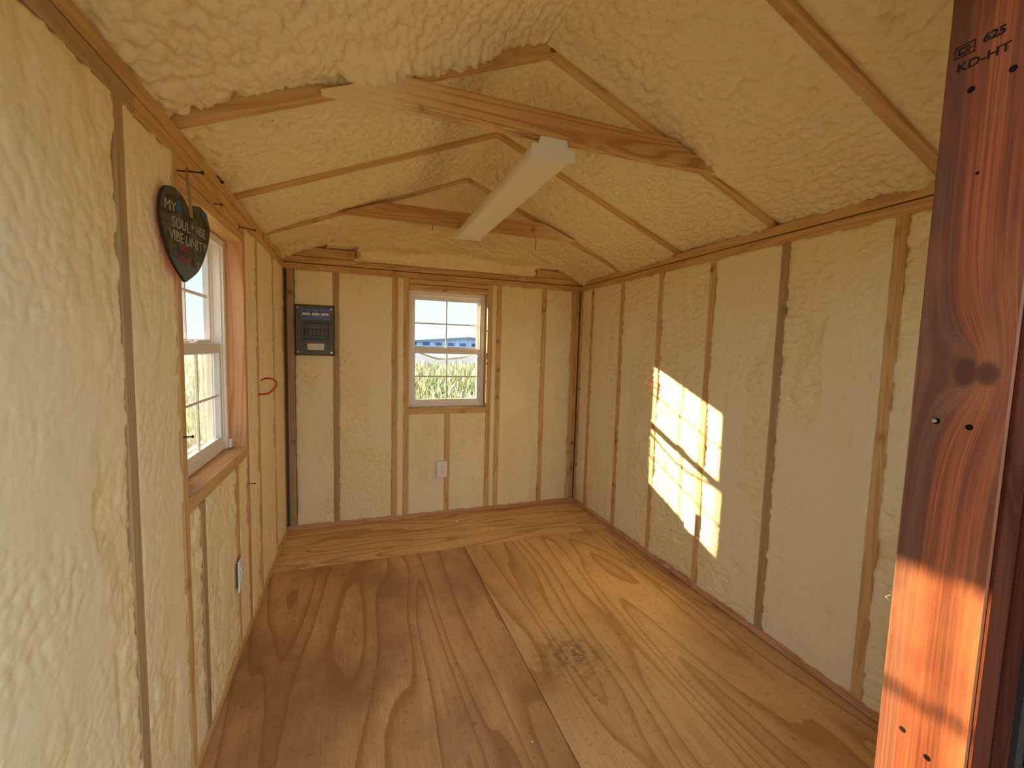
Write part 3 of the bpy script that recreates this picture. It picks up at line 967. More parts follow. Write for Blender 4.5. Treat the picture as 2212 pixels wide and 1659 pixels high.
# ================================================================== WINDOWS
def window(name, label, o, eu, en, w_, z0, z1, dirty):
    """White single-hung window. o: inner face, lower-left corner; eu along it, en outwards."""
    root = thing(name, label, 'window', kind='structure')
    o, eu, en = Vector(o), Vector(eu), Vector(en)
    H = z1 - z0

    def bx(mb, u0, u1, d0, d1, a, b, bev=0.0015):
        p = o + eu * u0 + en * d0 + Vector((0, 0, a))
        q = o + eu * u1 + en * d1 + Vector((0, 0, b))
        mb.box(min(p.x, q.x), max(p.x, q.x), min(p.y, q.y), max(p.y, q.y), min(p.z, q.z), max(p.z, q.z), bev)

    fr = MB()
    bx(fr, 0, 0.028, 0, 0.075, 0, H)
    bx(fr, w_ - 0.028, w_, 0, 0.075, 0, H)
    bx(fr, 0.028, w_ - 0.028, 0, 0.075, H - 0.030, H)
    bx(fr, 0.028, w_ - 0.028, 0.010, 0.075, 0, 0.030)
    for s0, s1 in ((0.028, 0.036), (w_ - 0.036, w_ - 0.028)):      # inner track beads
        bx(fr, s0, s1, 0.010, 0.016, 0.030, H - 0.03, 0.001)
        bx(fr, s0, s1, 0.040, 0.046, 0.030, H - 0.03, 0.001)
    fr.build('frame', 'vinyl', root)
    mid = 0.448

    def sash(nm, d0, a, b, bot, top, gmat):
        m = MB()
        u0, u1 = 0.030, w_ - 0.030
        sw = 0.022
        bx(m, u0, u0 + sw, d0, d0 + 0.022, a, b)
        bx(m, u1 - sw, u1, d0, d0 + 0.022, a, b)
        bx(m, u0 + sw, u1 - sw, d0, d0 + 0.022, a, a + bot)
        bx(m, u0 + sw, u1 - sw, d0, d0 + 0.022, b - top, b)
        so = m.build(nm, 'vinyl', root)
        gu0, gu1, ga, gb = u0 + sw, u1 - sw, a + bot, b - top
        um, zm = (gu0 + gu1) / 2, (ga + gb) / 2
        mw = 0.0055
        for (p0, p1, q0, q1) in ((um - mw, um + mw, ga, gb), (gu0, um - mw, zm - mw, zm + mw), (um + mw, gu1, zm - mw, zm + mw)):
            mm = MB()
            bx(mm, p0, p1, d0 + 0.007, d0 + 0.016, q0, q1, 0.001)
            mm.build('muntin', 'vinyl', so)
        for (p0, p1) in ((gu0, um - mw), (um + mw, gu1)):
            for (q0, q1) in ((ga, zm - mw), (zm + mw, gb)):
                g = MB()
                a0, b0_ = o + eu * p0 + en * (d0 + 0.012), o + eu * p1 + en * (d0 + 0.012)
                g.add([a0 + Vector((0, 0, q0)), b0_ + Vector((0, 0, q0)), b0_ + Vector((0, 0, q1)), a0 + Vector((0, 0, q1))], [(0, 1, 2, 3)])
                g.build('pane', gmat, so)

    sash('lower_sash', 0.016, 0.028, mid, 0.030, 0.040, 'glass_dirty' if dirty else 'glass')
    sash('upper_sash', 0.046, mid - 0.024, H - 0.028, 0.038, 0.034, 'glass')
    lk = MB()
    bx(lk, w_ / 2 - 0.028, w_ / 2 + 0.028, 0.018, 0.036, mid + 0.0005, mid + 0.006, 0.0015)
    bx(lk, w_ / 2 - 0.010, w_ / 2 + 0.026, 0.012, 0.028, mid + 0.006, mid + 0.012, 0.002)
    lk.build('sash_lock', 'plastic', root)
    # half insect screen outside the lower sash; its top rail has bowed down
    zs = mid + 0.005
    dS = 0.082
    sc = MB()

    def pt(u, z, d=dS):
        return o + eu * u + en * d + Vector((0, 0, z))

    sag = [(0.045, zs - 0.022), (0.10, zs - 0.042), (0.16, zs - 0.063), (0.22, zs - 0.082), (0.25, zs - 0.086), (0.34, zs - 0.082), (0.43, zs - 0.073), (0.50, zs - 0.052), (w_ - 0.04, zs - 0.030)]
    if dirty:
        sag = [(0.04, zs), (w_ - 0.04, zs)]
    sc.tube([pt(u, z) for u, z in sag], 0.0065 if dirty else 0.0095, 8)
    sc.tube([pt(0.036, zs), pt(0.036, 0.036)], 0.006, 6)
    sc.tube([pt(w_ - 0.036, zs), pt(w_ - 0.036, 0.036)], 0.006, 6)
    sc.tube([pt(0.036, 0.040), pt(w_ - 0.036, 0.040)], 0.0065, 6)
    so = sc.build('screen_frame', 'pale_trim', root)
    g = MB()
    n_ = len(sag)
    vs = [pt(u, z) for u, z in sag] + [pt(u, 0.04) for u, z in sag]
    g.add(vs, [(i, i + 1, n_ + i + 1, n_ + i) for i in range(n_ - 1)])
    g.build('screen_mesh', 'screen', so)
    return root


window('window_1', 'white framed window in the end wall looking onto tall grass', (0.810, 3.265, 0.842), (1, 0, 0), (0, 1, 0), 0.586, 0.842, 1.714, False)
w2 = window('window_2', 'white framed window with dusty lower panes in the left wall', (-0.065, 1.550, 0.843), (0, 1, 0), (-1, 0, 0), 0.574, 0.843, 1.713, True)
window('fill_window', 'unseen white framed window added in the front wall as fill light', (1.475, 0.330, 0.842), (1, 0, 0), (0, -1, 0), 0.590, 0.842, 1.714, False)  # out of view, added to brighten the back of the room
MB().box(-0.064, -0.052, 2.100, 2.1235, 0.846, 0.885, 0.002).build('sill_end_cap', 'plastic', w2)

# ================================================================== DOOR POST
dr = thing('door_1', 'red-brown stained door post with black lumber stamp at the doorway', 'door frame', kind='structure')
PX = 1.133
MB().box(PX, PX + 0.038, FY0, FY1, 0.0, 1.752, 0.0018).build('jamb_stud', 'post', dr)
beam('shade_strip', dr, 'post_shade', (PX + 0.0205, FY0 - 0.0022, 0.0), (PX + 0.0205, FY0 - 0.0022, 1.752), 0.037, 0.0044, (1, 0, 0), 0.001)  # added thin strip, stands in for shade on the jamb's front face
beam('backing_stud', dr, 'post_shade', (PX + 0.038 + 0.0195, 0.303, 0.0), (PX + 0.038 + 0.0195, 0.303, 1.752), 0.038, 0.082, (1, 0, 0))
beam('trim_board', dr, 'post_shade', (1.2285, 0.270, -0.10), (1.2285, 0.270, 1.752), 0.035, 0.022, (1, 0, 0))
MB().box(1.247, 1.46, 0.252, 0.266, -0.12, 1.752, 0.002).build('siding_panel', 'siding', dr)


def disc(y, z, r, name, mat, depth=0.0006, ry=None, parent=dr):
    ry = ry or r
    pts = [(ry * math.cos(t_ * math.pi / 6), r * math.sin(t_ * math.pi / 6)) for t_ in range(12)]
    return MB().prism(pts, (PX - depth, y, z), (0, 1, 0), (0, 0, 1), (1, 0, 0), depth + 0.001).build(name, mat, parent)


for (y, z) in ((0.317, 1.617), (0.283, 1.621), (0.285, 1.2235), (0.316, 0.815), (0.289, 0.801)):
    disc(y, z, 0.0036, 'screw_hole', 'hole', 0.0003)
disc(0.303, 1.518, 0.0018, 'screw_hole', 'hole', 0.0003)
sc_ = disc(0.316, 1.226, 0.0040, 'screw_hole', 'hole', 0.0003)
disc(0.3175, 1.226, 0.0026, 'screw_head', 'screw', 0.0008)
EX, EZ = (0, -1, 0), (0, 0, 1)
text('stamp_lettering', '625', 'ink', dr, (PX - 0.0003, 0.3015, 1.6685), EX, EZ, 0.0125, 1.02, 0.0002, off=0.0004)
text('stamp_lettering', 'KD-HT', 'ink', dr, (PX - 0.0003, 0.3095, 1.6475), EX, EZ, 0.0135, 1.12, 0.0002, off=0.0002)
bxm = MB()
for (ya, yb2, za, zb) in ((0.3175, 0.3355, 1.6725, 1.6735), (0.3175, 0.3355, 1.6600, 1.6610), (0.3346, 0.3355, 1.66, 1.6735), (0.3175, 0.3184, 1.66, 1.6735),
                          (0.322, 0.332, 1.6690, 1.6705), (0.322, 0.332, 1.6630, 1.6645), (0.3305, 0.3325, 1.663, 1.670), (0.3195, 0.3255, 1.6660, 1.6672)):
    bxm.box(PX - 0.0005, PX + 0.0002, ya, yb2, za, zb)
bxm.build('stamp_emblem', 'ink', dr)
sp = MB()
for (z, dx) in ((0.975, 0.008), (0.693, 0.006)):
    sp.tube([(PX + 0.001, 0.343, z), (PX - 0.001, 0.349, z + 0.004), (PX + 0.001, 0.344, z + 0.009)], 0.0004, 4)
sp.build('splinter', 'pine', dr)

# ================================================================== CEILING LIGHT
lt = thing('ceiling_light', 'long white wraparound light fixture hung under the two collar ties', 'light', (1.106, 2.018, 2.03))
LX, LY0, LY1, LZ = 1.097, 1.408, 2.630, 2.0295


def lm(name, pts, y0, y1, mat, smooth=False):
    o = MB().prism(pts, (LX, y0, LZ), (1, 0, 0), (0, 0, 1), (0, 1, 0), y1 - y0).build(name, mat, None, smooth)
    o.parent = lt
    o.matrix_parent_inverse = lt.matrix_world.inverted()
    o.matrix_local = Matrix.Translation(-lt.location) @ Matrix.Identity(4)
    o.matrix_parent_inverse = Matrix.Identity(4)
    return o


cap = [(-0.050, 0.0), (0.048, 0.0), (0.052, -0.012), (0.056, -0.026), (0.060, -0.0275), (0.078, -0.0275), (0.083, -0.031), (0.085, -0.062), (0.083, -0.068),
       (-0.083, -0.068), (-0.085, -0.062), (-0.083, -0.031), (-0.078, -0.0275), (-0.064, -0.0275), (-0.058, -0.026), (-0.053, -0.010)]
cap = cap[::-1]
lm('end_cap', cap, LY0, LY0 + 0.006, 'white')
lm('end_cap', cap, LY1 - 0.006, LY1, 'white')
lm('housing', [(-0.048, 0.0), (-0.055, -0.026), (0.055, -0.026), (0.048, 0.0)], LY0 + 0.006, LY1 - 0.006, 'white')
arc = [(-0.078, -0.030), (-0.080, -0.045), (-0.076, -0.058), (-0.068, -0.0645), (0.068, -0.0645), (0.076, -0.058), (0.080, -0.045), (0.078, -0.030)]
lm('diffuser', arc, LY0 + 0.006, LY1 - 0.006, 'lens')
kn = MB().prism([(0.009 * math.cos(a * math.pi / 8), 0.009 * math.sin(a * math.pi / 8)) for a in range(16)], (LX + 0.006, LY0 - 0.0008, LZ - 0.017), (1, 0, 0), (0, 0, 1), (0, 1, 0), 0.001).build('knockout', 'white')
kn.parent = lt
kn.matrix_local = Matrix.Translation(-lt.location)

# ================================================================== BREAKER PANEL
def child_mesh(mb, name, mat, parent, loc):
    mb.v = [(v[0] - loc[0], v[1] - loc[1], v[2] - loc[2]) for v in mb.v]
    return mb.build(name, mat, parent)


BL = (0.1825, 3.198, 1.390)
bp = thing('breaker_panel', 'dark grey electrical breaker panel with blue label on the end wall', 'breaker panel', BL)
YF = 3.186
fr = MB()
x0, x1, z0, z1 = 0.057, 0.308, 1.219, 1.562
# cover plate with turned-back edges
ins = 0.012
vs = [(x0, 3.203, z0), (x1, 3.203, z0), (x1, 3.203, z1), (x0, 3.203, z1),
      (x0 + ins, YF, z0 + ins), (x1 - ins, YF, z0 + ins), (x1 - ins, YF, z1 - ins), (x0 + ins, YF, z1 - ins)]
fr.add(vs, [(4, 5, 6, 7), (0, 1, 5, 4), (1, 2, 6, 5), (2, 3, 7, 6), (3, 0, 4, 7), (3, 2, 1, 0)])
child_mesh(fr, 'cover_plate', 'dark_steel', bp, BL)
rm = MB()
for b in ((0.100, 0.118, 1.312, 1.450), (0.272, 0.288, 1.312, 1.450), (0.118, 0.272, 1.438, 1.450), (0.118, 0.272, 1.312, 1.330)):
    rm.box(b[0], b[1], YF - 0.006, YF, b[2], b[3], 0.002)
child_mesh(rm, 'door_surround', 'dark_steel', bp, BL)
rim = MB()
for b in ((0.115, 0.121, 1.330, 1.440), (0.267, 0.274, 1.330, 1.440), (0.117, 0.272, 1.434, 1.441), (0.117, 0.272, 1.328, 1.335)):
    rim.box(b[0], b[1], YF - 0.009, YF, b[2], b[3], 0.0015)
child_mesh(rim, 'door_gasket', 'black', bp, BL)
child_mesh(MB().box(0.120, 0.270, YF - 0.003, YF + 0.001, 1.400, 1.436, 0.0015), 'recess_plate', 'dark_steel', bp, BL)
child_mesh(MB().box(0.120, 0.270, YF - 0.003, YF + 0.001, 1.334, 1.350, 0.0015), 'recess_plate', 'dark_steel', bp, BL)
child_mesh(MB().box(0.120, 0.270, YF - 0.0012, YF + 0.001, 1.350, 1.400), 'breaker_slot', 'black', bp, BL)
for k in range(6):
    xx = 0.122 + k * 0.0247
    mt = 'black' if k == 0 else 'dark_steel'
    b = child_mesh(MB().box(xx, xx + 0.0205, YF - (0.005 if k else 0.0016), YF + 0.001, 1.3515, 1.3985, 0.0025), 'breaker', mt, bp, BL)
    if k == 0:
        child_mesh(MB().box(xx + 0.009, xx + 0.015, YF - 0.005, YF - 0.001, 1.357, 1.361, 0.0008), 'toggle', 'label_white', b, BL)
child_mesh(MB().box(0.100, 0.278, YF - 0.0010, YF, 1.466, 1.530, 0.0003), 'label_border', 'label_blue_line', bp, BL)
lab = child_mesh(MB().box(0.1025, 0.2755, YF - 0.0014, YF, 1.4685, 1.5275, 0.0003), 'blue_label', 'blue_label', bp, BL)
for xx in (0.107, 0.1655, 0.2225):
    child_mesh(MB().box(xx, xx + 0.0485, YF - 0.0018, YF - 0.001, 1.4905, 1.5065, 0.0002), 'label_strip', 'label_white', lab, BL)
    child_mesh(MB().box(xx + 0.001, xx + 0.0475, YF - 0.0021, YF - 0.001, 1.4978, 1.4992, 0.0001), 'label_line', 'label_grey', lab, BL)
em = MB()
for q in ((0.183, 0.186, 1.512, 1.523), (0.192, 0.195, 1.512, 1.523), (0.186, 0.192, 1.516, 1.519), (0.183, 0.195, 1.5225, 1.5245)):
    em.box(q[0], q[1], YF - 0.0018, YF - 0.001, q[2], q[3])
child_mesh(em, 'label_emblem', 'label_blue_line', lab, BL)
pr = MB()
for zz, a, b in ((1.4845, 0.150, 0.235), (1.480, 0.150, 0.235), (1.4755, 0.115, 0.150), (1.4755, 0.235, 0.265), (1.515, 0.125, 0.160), (1.515, 0.215, 0.250)):
    pr.box(a, b, YF - 0.0018, YF - 0.001, zz, zz + 0.0014)
child_mesh(pr, 'label_print', 'label_blue_line', lab, BL)
st2 = child_mesh(MB().box(0.137, 0.240, YF - 0.0012, YF, 1.258, 1.306, 0.0003), 'warning_label', 'label_white', bp, BL)
rd = MB()
rd.box(0.139, 0.238, YF - 0.0016, YF - 0.001, 1.2985, 1.3045)
rd.prism([(0, 0), (0.006, 0.0), (0.003, 0.008)][::-1], (0.146, YF - 0.0020, 1.292), (1, 0, 0), (0, 0, 1), (0, 1, 0), 0.001)
child_mesh(rd, 'warning_band', 'label_red', st2, BL)
pr = MB()
for k in range(6):
    zz = 1.289 - k * 0.0048
    pr.box(0.142, 0.142 + 0.040 - (k % 3) * 0.004, YF - 0.0016, YF - 0.001, zz, zz + 0.0012)
    pr.box(0.192, 0.192 + 0.042 - (k % 2) * 0.006, YF - 0.0016, YF - 0.001, zz - 0.001, zz + 0.0002)
child_mesh(pr, 'warning_print', 'label_grey', st2, BL)
for (sx, sz) in ((0.080, 1.538), (0.287, 1.535), (0.081, 1.244), (0.287, 1.242)):
    pts = [(0.006 * math.cos(a * math.pi / 6), 0.006 * math.sin(a * math.pi / 6)) for a in range(12)]
    s_ = child_mesh(MB().prism(pts, (sx, YF - 0.0025, sz), (1, 0, 0), (0, 0, 1), (0, 1, 0), 0.003), 'screw', 'screw', bp, BL)
    child_mesh(MB().box(sx - 0.0045, sx + 0.0045, YF - 0.0028, YF - 0.002, sz - 0.0007, sz + 0.0007), 'screw_slot', 'hole', s_, BL)

# ================================================================== OUTLETS
def outlet_proto():
    """Local frame: plate in XZ, facing -Y, box behind it (+Y)."""
    r = empty('wall_outlet')
    p = MB()
    w_, h_, d_ = 0.041, 0.063, 0.0045
    a, b = 0.003, 0.0
    vs = [(-w_, 0, -h_), (w_, 0, -h_), (w_, 0, h_), (-w_, 0, h_), (-w_ + a, -d_, -h_ + a), (w_ - a, -d_, -h_ + a), (w_ - a, -d_, h_ - a), (-w_ + a, -d_, h_ - a)]
    p.add(vs, [(4, 5, 6, 7), (0, 1, 5, 4), (1, 2, 6, 5), (2, 3, 7, 6), (3, 0, 4, 7), (3, 2, 1, 0)])
    p.build('cover_plate', 'plastic', r)
    MB().box(-0.028, 0.028, 0.0, 0.030, -0.048, 0.048, 0.003).build('junction_box', 'blue_box', r)
    for s in (-1, 1):
        zc = s * 0.0195
        pts = []
        for k in range(16):
            t_ = 2 * math.pi * k / 16
            pts.append((max(-0.0145, min(0.0145, 0.0172 * math.cos(t_))), 0.0142 * math.sin(t_)))
        rc = MB().prism(pts, (0, -0.0065, zc), (1, 0, 0), (0, 0, 1), (0, 1, 0), 0.003).build('receptacle', 'plastic', r)
        for (u0, u1, q0, q1) in ((-0.0075, -0.0055, 0.000, 0.008), (0.0055, 0.0075, 0.001, 0.008), (-0.0025, 0.0025, -0.0085, -0.0045)):
            MB().box(u0, u1, -0.0068, -0.0060, zc + q0, zc + q1).build('socket_slot', 'hole', rc)
    pts = [(0.0032 * math.cos(a_ * math.pi / 4), 0.0032 * math.sin(a_ * math.pi / 4)) for a_ in range(8)]
    MB().prism(pts, (0, -0.0056, 0), (1, 0, 0), (0, 0, 1), (0, 1, 0), 0.002).build('plate_screw', 'label_white', r)
    return r


MAT['blue_box'] = plain('dark_junction_box', (0.10, 0.09, 0.075), 0.6)


def copy_tree(o, parent=None):
    c = o.copy()
    C.objects.link(c)
    if parent is not None:
        c.parent = parent
    for ch in list(o.children):
        copy_tree(ch, c)
    return c


op = outlet_proto()
for i, (loc, rz, lab_) in enumerate([
        ((1.058, 3.185, 0.372), 0.0, 'white duplex outlet below the end wall window'),
        ((2.188, 1.826, 0.371), -math.pi / 2, 'white duplex outlet in the sun patch on the right wall'),
        ((0.009, 1.930, 0.366), math.pi / 2, 'white duplex outlet low on the left wall under its window')]):
    o = op if i == 0 else copy_tree(op)
    o.location = loc
    o.rotation_euler = (0, 0, rz)
    tag(o, lab_, 'outlet', 'wall outlets')

# ================================================================== HOOKS
def hook_proto():
    """Screw-in utility hook; shank leaves the wall along +X, the bow lies in XZ."""
    r = empty('utility_hook')
    pts = [(0.000, 0.0, 0.0), (0.020, 0, 0.001), (0.040, 0, 0.004), (0.052, 0, 0.013), (0.067, 0, 0.027), (0.078, 0, 0.043), (0.078, 0, 0.058), (0.070, 0, 0.070),
           (0.056, 0, 0.077), (0.038, 0, 0.079), (0.024, 0, 0.076), (0.012, 0, 0.068)]
    P_ = [Vector(p) for p in pts]
    dense = []
    for i in range(len(P_) - 1):
        p0, p1, p2, p3 = P_[max(i - 1, 0)], P_[i], P_[i + 1], P_[min(i + 2, len(P_) - 1)]
        for t_ in (0, 0.25, 0.5, 0.75):
            dense.append(0.5 * ((2 * p1) + (p2 - p0) * t_ + (2 * p0 - 5 * p1 + 4 * p2 - p3) * t_ ** 2 + (3 * p1 - p0 - 3 * p2 + p3) * t_ ** 3))
    dense.append(P_[-1])
    MB().tube(dense, 0.0042, 10).build('bow', 'red_vinyl', r)
    MB().tube([(-0.012, 0, 0), (0.0, 0, 0)], 0.0026, 8).build('screw_shank', 'nail', r)
    MB().tube([(0.0, 0, 0), (0.004, 0, 0)], 0.0062, 10).build('collar', 'red_vinyl', r)
    return r


hp = hook_proto()
hp.location = (0.0005, 2.372, 1.046)
tag(hp, 'red vinyl screw hook on the stud right of the left wall window', 'hook', 'utility hooks')
h2 = copy_tree(hp)
h2.location = (W - 0.0005, 2.203, 1.084)
h2.rotation_euler = (0, 0, math.radians(180 - 24))
h2.scale = (0.66, 0.62, 0.50)
tag(h2, 'red screw hook at the top edge of the sun patch on the right wall', 'hook', 'utility hooks')
h3 = copy_tree(hp)
h3.location = (1.553, 2.651, 2.0315)
h3.rotation_euler = (0, math.radians(90), math.radians(67.6))
h3.scale = (0.95, 0.55, 0.55)
tag(h3, 'dark red hook hanging from the far collar tie, right of the light', 'hook', 'utility hooks')

# ================================================================== HEART SIGN
HA = math.radians(10)
ha = Vector((math.sin(HA), math.cos(HA), 0))
hn = Vector((math.cos(HA), -math.sin(HA), 0))
HO = Vector((0.040, 1.430, 0.0))
hs = thing('heart_sign', 'dark painted heart-shaped sign with pale lettering hung on a twine loop', 'sign')


def cr_seg(P_, n=6):
    out = []
    for i in range(len(P_) - 1):
        p0, p1, p2, p3 = P_[max(i - 1, 0)], P_[i], P_[i + 1], P_[min(i + 2, len(P_) - 1)]
        for k in range(n):
            t_ = k / n
            out.append(tuple(0.5 * ((2 * p1[j]) + (p2[j] - p0[j]) * t_ + (2 * p0[j] - 5 * p1[j] + 4 * p2[j] - p3[j]) * t_ ** 2
                                    + (3 * p1[j] - p0[j] - 3 * p2[j] + p3[j]) * t_ ** 3) for j in range(2)))
    return out


left = [(-0.026, 1.632), (-0.034, 1.652), (-0.058, 1.672), (-0.098, 1.683), (-0.134, 1.668), (-0.152, 1.622), (-0.146, 1.572), (-0.113, 1.503), (-0.056, 1.453)]
right = [(-0.056, 1.453), (0.009, 1.494), (0.054, 1.559), (0.073, 1.617), (0.058, 1.656), (0.024, 1.671), (-0.006, 1.662), (-0.020, 1.648), (-0.026, 1.632)]
outl = cr_seg(left) + cr_seg(right)
hb = MB()
th = 0.008
n_ = len(outl)
cx_, cz_ = -0.045, 1.58


def hp3(u, z, d):
    return HO + ha * u + Vector((0, 0, z)) + hn * d


front = [hp3(u, z, 0) for u, z in outl]
back = [hp3(u, z, -th) for u, z in outl]
notch_c = (-0.042, 1.58)
face = MB().add(front + [hp3(*notch_c, 0)], [(n_, (i + 1) % n_, i)[::-1] for i in range(n_)])
face.build('painted_face', 'heart', hs)
rimb = MB().add(front + back, [(i, (i + 1) % n_, n_ + (i + 1) % n_, n_ + i) for i in range(n_)])
rimb.build('edge', 'heart_edge', hs)
bk = MB().add(back + [hp3(*notch_c, -th)], [(n_, (i + 1) % n_, i) for i in range(n_)])
bk.build('red_back', 'heart_back', hs)
tw = MB()
ny = (0.0275, 1.4145, 1.757)
tw.tube([hp3(-0.0225, 1.628, 0.002), hp3(-0.026, 1.66, 0.003), (ny[0] + 0.003, ny[1] - 0.003, 1.742), (ny[0] + 0.001, ny[1], 1.7575), (ny[0] - 0.003, ny[1] + 0.004, 1.742),
         hp3(-0.030, 1.66, 0.001), hp3(-0.027, 1.628, 0.001)], 0.0024, 6)
tw.build('twine_loop', 'twine', hs)
TX, TZ = ha, Vector((0, 0, 1))


def htext(s, u, z, size, mat, xs=1.0, rot=0.0):
    ex = TX * math.cos(rot) + TZ * math.sin(rot)
    ey = TZ * math.cos(rot) - TX * math.sin(rot)
    return text('lettering', s, mat, hs, hp3(u, z, 0.0006), ex, ey, size, xs, 0.0003)


htext('MY', -0.114, 1.632, 0.036, 'paint_white', 1.0)
htext('SOUL', -0.070, 1.596, 0.037, 'paint_white', 0.85)
htext('&', -0.018, 1.606, 0.018, 'paint_white')
htext('VIBE', 0.022, 1.600, 0.036, 'paint_white', 0.72)
htext('VIBE', -0.092, 1.562, 0.037, 'paint_white', 0.85)
htext('UNITY', -0.001, 1.560, 0.037, 'paint_white', 0.95)
htext('ART', -0.056, 1.537, 0.025, 'paint_red', 0.9)
htext('O', -0.097, 1.519, 0.034, 'paint_purple', 1.0)
htext('THE', -0.060, 1.507, 0.026, 'paint_red', 0.95)
htext('R', -0.020, 1.506, 0.030, 'paint_purple', 1.0)
htext('Y', 0.004, 1.506, 0.028, 'paint_white', 1.0)
pts = [(0.013 * math.cos(a * math.pi / 7), 0.017 * math.sin(a * math.pi / 7)) for a in range(14)]
MB().prism(pts, hp3(-0.077, 1.637, 0), TX, TZ, hn, 0.0006).build('painted_spot', 'paint_blue', hs)
pts = [(0.016 * math.cos(a * math.pi / 7), 0.009 * math.sin(a * math.pi / 7)) for a in range(14)]
MB().prism(pts, hp3(0.044, 1.655, 0), TX, TZ, hn, 0.0006).build('painted_spot', 'paint_blue', hs)

# ================================================================== NAILS
def nail(p0, p1, r, label, bend=0.0):
    p0, p1 = Vector(p0), Vector(p1)
    d = (p1 - p0).normalized()
    root = thing('nail', label, 'nail', tuple(p0), 'loose nails')
    L = (p1 - p0).length
    m = MB().tube([(0, 0, 0), tuple((p1 - p0) * 0.5 + Vector((0, 0, bend))), tuple(p1 - p0)], r, 8)
    m.build('shank', 'nail', root)
    MB().tube([tuple(p1 - p0 - d * 0.0006), tuple(p1 - p0 + d * 0.0014)], r * 2.4, 10).build('head', 'nail', root)
    return root


nail((-0.004, 1.433, 1.7550), (0.066, 1.405, 1.7490), 0.0021, 'long dark nail in the window header holding the heart sign')
nail((-0.002, 1.745, 1.7620), (0.026, 1.735, 1.7590), 0.0018, 'short dark nail in the left window header right of the heart sign')
nail((-0.004, 2.075, 1.7700), (0.060, 2.060, 1.7580), 0.0020, 'dark nail at the right end of the left window header')
nail((-0.003, 2.130, 0.6760), (0.026, 2.130, 0.6740), 0.0015, 'small nail low on the stud below the left window')
nail((-0.003, 1.412, 1.0310), (0.024, 1.404, 1.0330), 0.0018, 'dark nail in the near jamb of the left window')
nail((-0.001, 1.800, 1.8720), (0.016, 1.790, 1.8500), 0.0026, 'bent black nail in the top plate above the heart sign')
nail((0.882, 2.640, 2.0330), (0.878, 2.636, 2.0020), 0.0012, 'thin nail under the far collar tie left of the light')

# ================================================================== FOAM CRUMBS
def crumb(x, y, r, seed, label):
    rng = random.Random(seed)
    vs, fs = [], []
    seg, rings = 10, 7
    for i in range(rings):
        ph = math.pi * i / (rings - 1)
        for k in range(seg):
            t_ = 2 * math.pi * k / seg
            rr = r * (1 + rng.uniform(-0.28, 0.28))
            vs.append((rr * math.sin(ph) * math.cos(t_) * 1.3, rr * math.sin(ph) * math.sin(t_), rr * 0.75 * (1 - math.cos(ph)) * 0.9))
    for i in range(rings - 1):
        for k in range(seg):
            k2 = (k + 1) % seg
            fs.append((i * seg + k, (i + 1) * seg + k, (i + 1) * seg + k2, i * seg + k2))
    o = link('foam_crumb', mesh('foam_crumb', vs, fs), 'foam_white')
    o.location = (x, y, 0.0005)
    tag(o, label, 'crumb', 'foam crumbs on the floor')


crumb(0.0160, 1.1960, 0.0075, 1, 'cream foam crumb by the base of the left wall, nearest the camera')
crumb(1.150, 3.050, 0.0085, 2, 'flat pale foam crumb on the floor before the end wall')
crumb(1.000, 1.208, 0.0022, 3, 'tiny white crumb left of the floor seam, near the front')
crumb(1.300, 1.300, 0.0022, 4, 'tiny white crumb on the right plywood sheet, near the black scuff')
crumb(0.445, 1.905, 0.0022, 5, 'tiny white crumb on the left plywood sheet, far from the seam')
crumb(1.745, 2.030, 0.0024, 6, 'tiny pale crumb at the foot of the right wall')

# ================================================================== OUTSIDE
GZ = -0.32
gp = MB()
gp.box(-260, 300, -60, 420, GZ - 0.2, GZ)
gr = gp.build('ground', 'ground')
tag(gr, 'rough ground around the shed seen through the windows', 'ground', kind='structure')


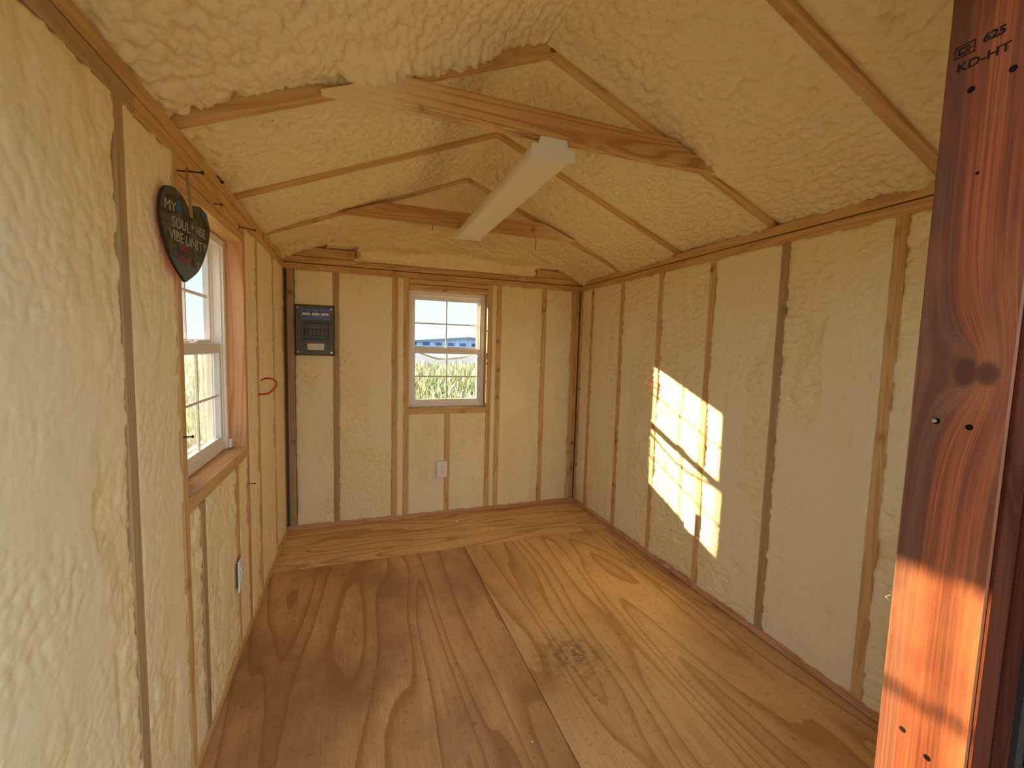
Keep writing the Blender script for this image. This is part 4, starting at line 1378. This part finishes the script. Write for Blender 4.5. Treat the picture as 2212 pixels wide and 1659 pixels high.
def grass_field():
    rng = np.random.default_rng(7)
    def zone(n, fx, fy, hmin, hmax):
        x = rng.uniform(*fx, n); y = rng.uniform(*fy, n)
        return x, y, rng.uniform(hmin, hmax, n)
    zs = [zone(26000, (-1.5, 6.5), (5.0, 16.0), 0.75, 1.12), zone(16000, (-12, -1.6), (3.0, 18.0), 0.65, 1.08), zone(7000, (-12, 12), (16, 24), 0.8, 1.05)]
    x = np.concatenate([a[0] for a in zs]); y = np.concatenate([a[1] for a in zs]); h = np.concatenate([a[2] for a in zs])
    n = len(x)
    ang = rng.uniform(0, 2 * np.pi, n)
    lean = rng.normal(0.0, 0.5, n) + np.where(rng.random(n) < 0.25, 0.5, 0.0)
    wid = rng.uniform(0.007, 0.020, n)
    tone = np.clip(rng.normal(0.58, 0.36, n), 0, 1)
    wid = wid * np.where(tone > 0.85, 1.5, 1.0)
    lx, ly = np.cos(ang), np.sin(ang)
    wx, wy = -ly * wid, lx * wid
    V_ = np.zeros((n, 7, 3))
    for i, (t_, k, wf_) in enumerate(((0.0, 0.0, 1.0), (0.55, 0.35, 0.85), (0.85, 0.75, 0.55))):
        cx = x + lx * lean * h * k; cy = y + ly * lean * h * k; cz = GZ + h * t_ * (1 - 0.12 * np.abs(lean))
        V_[:, 2 * i, 0] = cx - wx * wf_; V_[:, 2 * i, 1] = cy - wy * wf_; V_[:, 2 * i, 2] = cz
        V_[:, 2 * i + 1, 0] = cx + wx * wf_; V_[:, 2 * i + 1, 1] = cy + wy * wf_; V_[:, 2 * i + 1, 2] = cz
    V_[:, 6, 0] = x + lx * lean * h * 1.2; V_[:, 6, 1] = y + ly * lean * h * 1.2; V_[:, 6, 2] = GZ + h * (1 - 0.25 * np.abs(lean))
    base = (np.arange(n) * 7)[:, None]
    quads = np.concatenate([base + np.array([[0, 1, 3, 2]]), base + np.array([[2, 3, 5, 4]])])
    tris = base + np.array([[4, 5, 6]])
    me = bpy.data.meshes.new('grass')
    me.vertices.add(n * 7)
    me.vertices.foreach_set('co', V_.reshape(-1).astype(np.float32))
    li = np.concatenate([quads.reshape(-1), tris.reshape(-1)]).astype(np.int32)
    me.loops.add(len(li))
    me.loops.foreach_set('vertex_index', li)
    nq, ntr = len(quads), len(tris)
    me.polygons.add(nq + ntr)
    ls = np.concatenate([np.arange(nq) * 4, nq * 4 + np.arange(ntr) * 3]).astype(np.int32)
    lt_ = np.concatenate([np.full(nq, 4), np.full(ntr, 3)]).astype(np.int32)
    me.polygons.foreach_set('loop_start', ls)
    me.polygons.foreach_set('loop_total', lt_)
    me.update(calc_edges=True)
    a = me.attributes.new('tone', 'FLOAT', 'POINT')
    a.data.foreach_set('value', np.repeat(tone, 7).astype(np.float32))
    o = link('tall_grass', me, 'grass')
    tag(o, 'tall yellow-green grass growing outside the shed windows', 'grass', kind='stuff')


grass_field()

# far warehouse on a low rise
BY = 180.0
wh = thing('warehouse', 'long pale warehouse with grey roof and blue doors beyond the grass', 'building', (45, BY, 0))


def wpart(mb, name, mat):
    return child_mesh(mb, name, mat, wh, (45, BY, 0))


wpart(MB().prism([(14, GZ), (80, GZ), (80, 2.9), (45, 5.2), (14, 2.4)], (0, BY, 0), (1, 0, 0), (0, 0, 1), (0, 1, 0), 60), 'wall', 'cladding')
wpart(MB().prism([(12.5, 2.3), (45, 5.0), (81, 2.75), (81, 3.5), (45, 5.95), (12.5, 3.0)], (0, BY - 0.8, 0), (1, 0, 0), (0, 0, 1), (0, 1, 0), 62), 'roof', 'roof_metal')
for k in range(8):
    xx = 20.5 + k * 5.2
    wpart(MB().box(xx, xx + 2.6, BY - 0.3, BY + 0.2, 1.9, 3.2, 0.05), 'dock_door', 'dock_blue')
wpart(MB().box(14, 80, BY - 1.4, BY - 0.1, GZ, 1.75, 0.05), 'loading_dock', 'pale_trim')
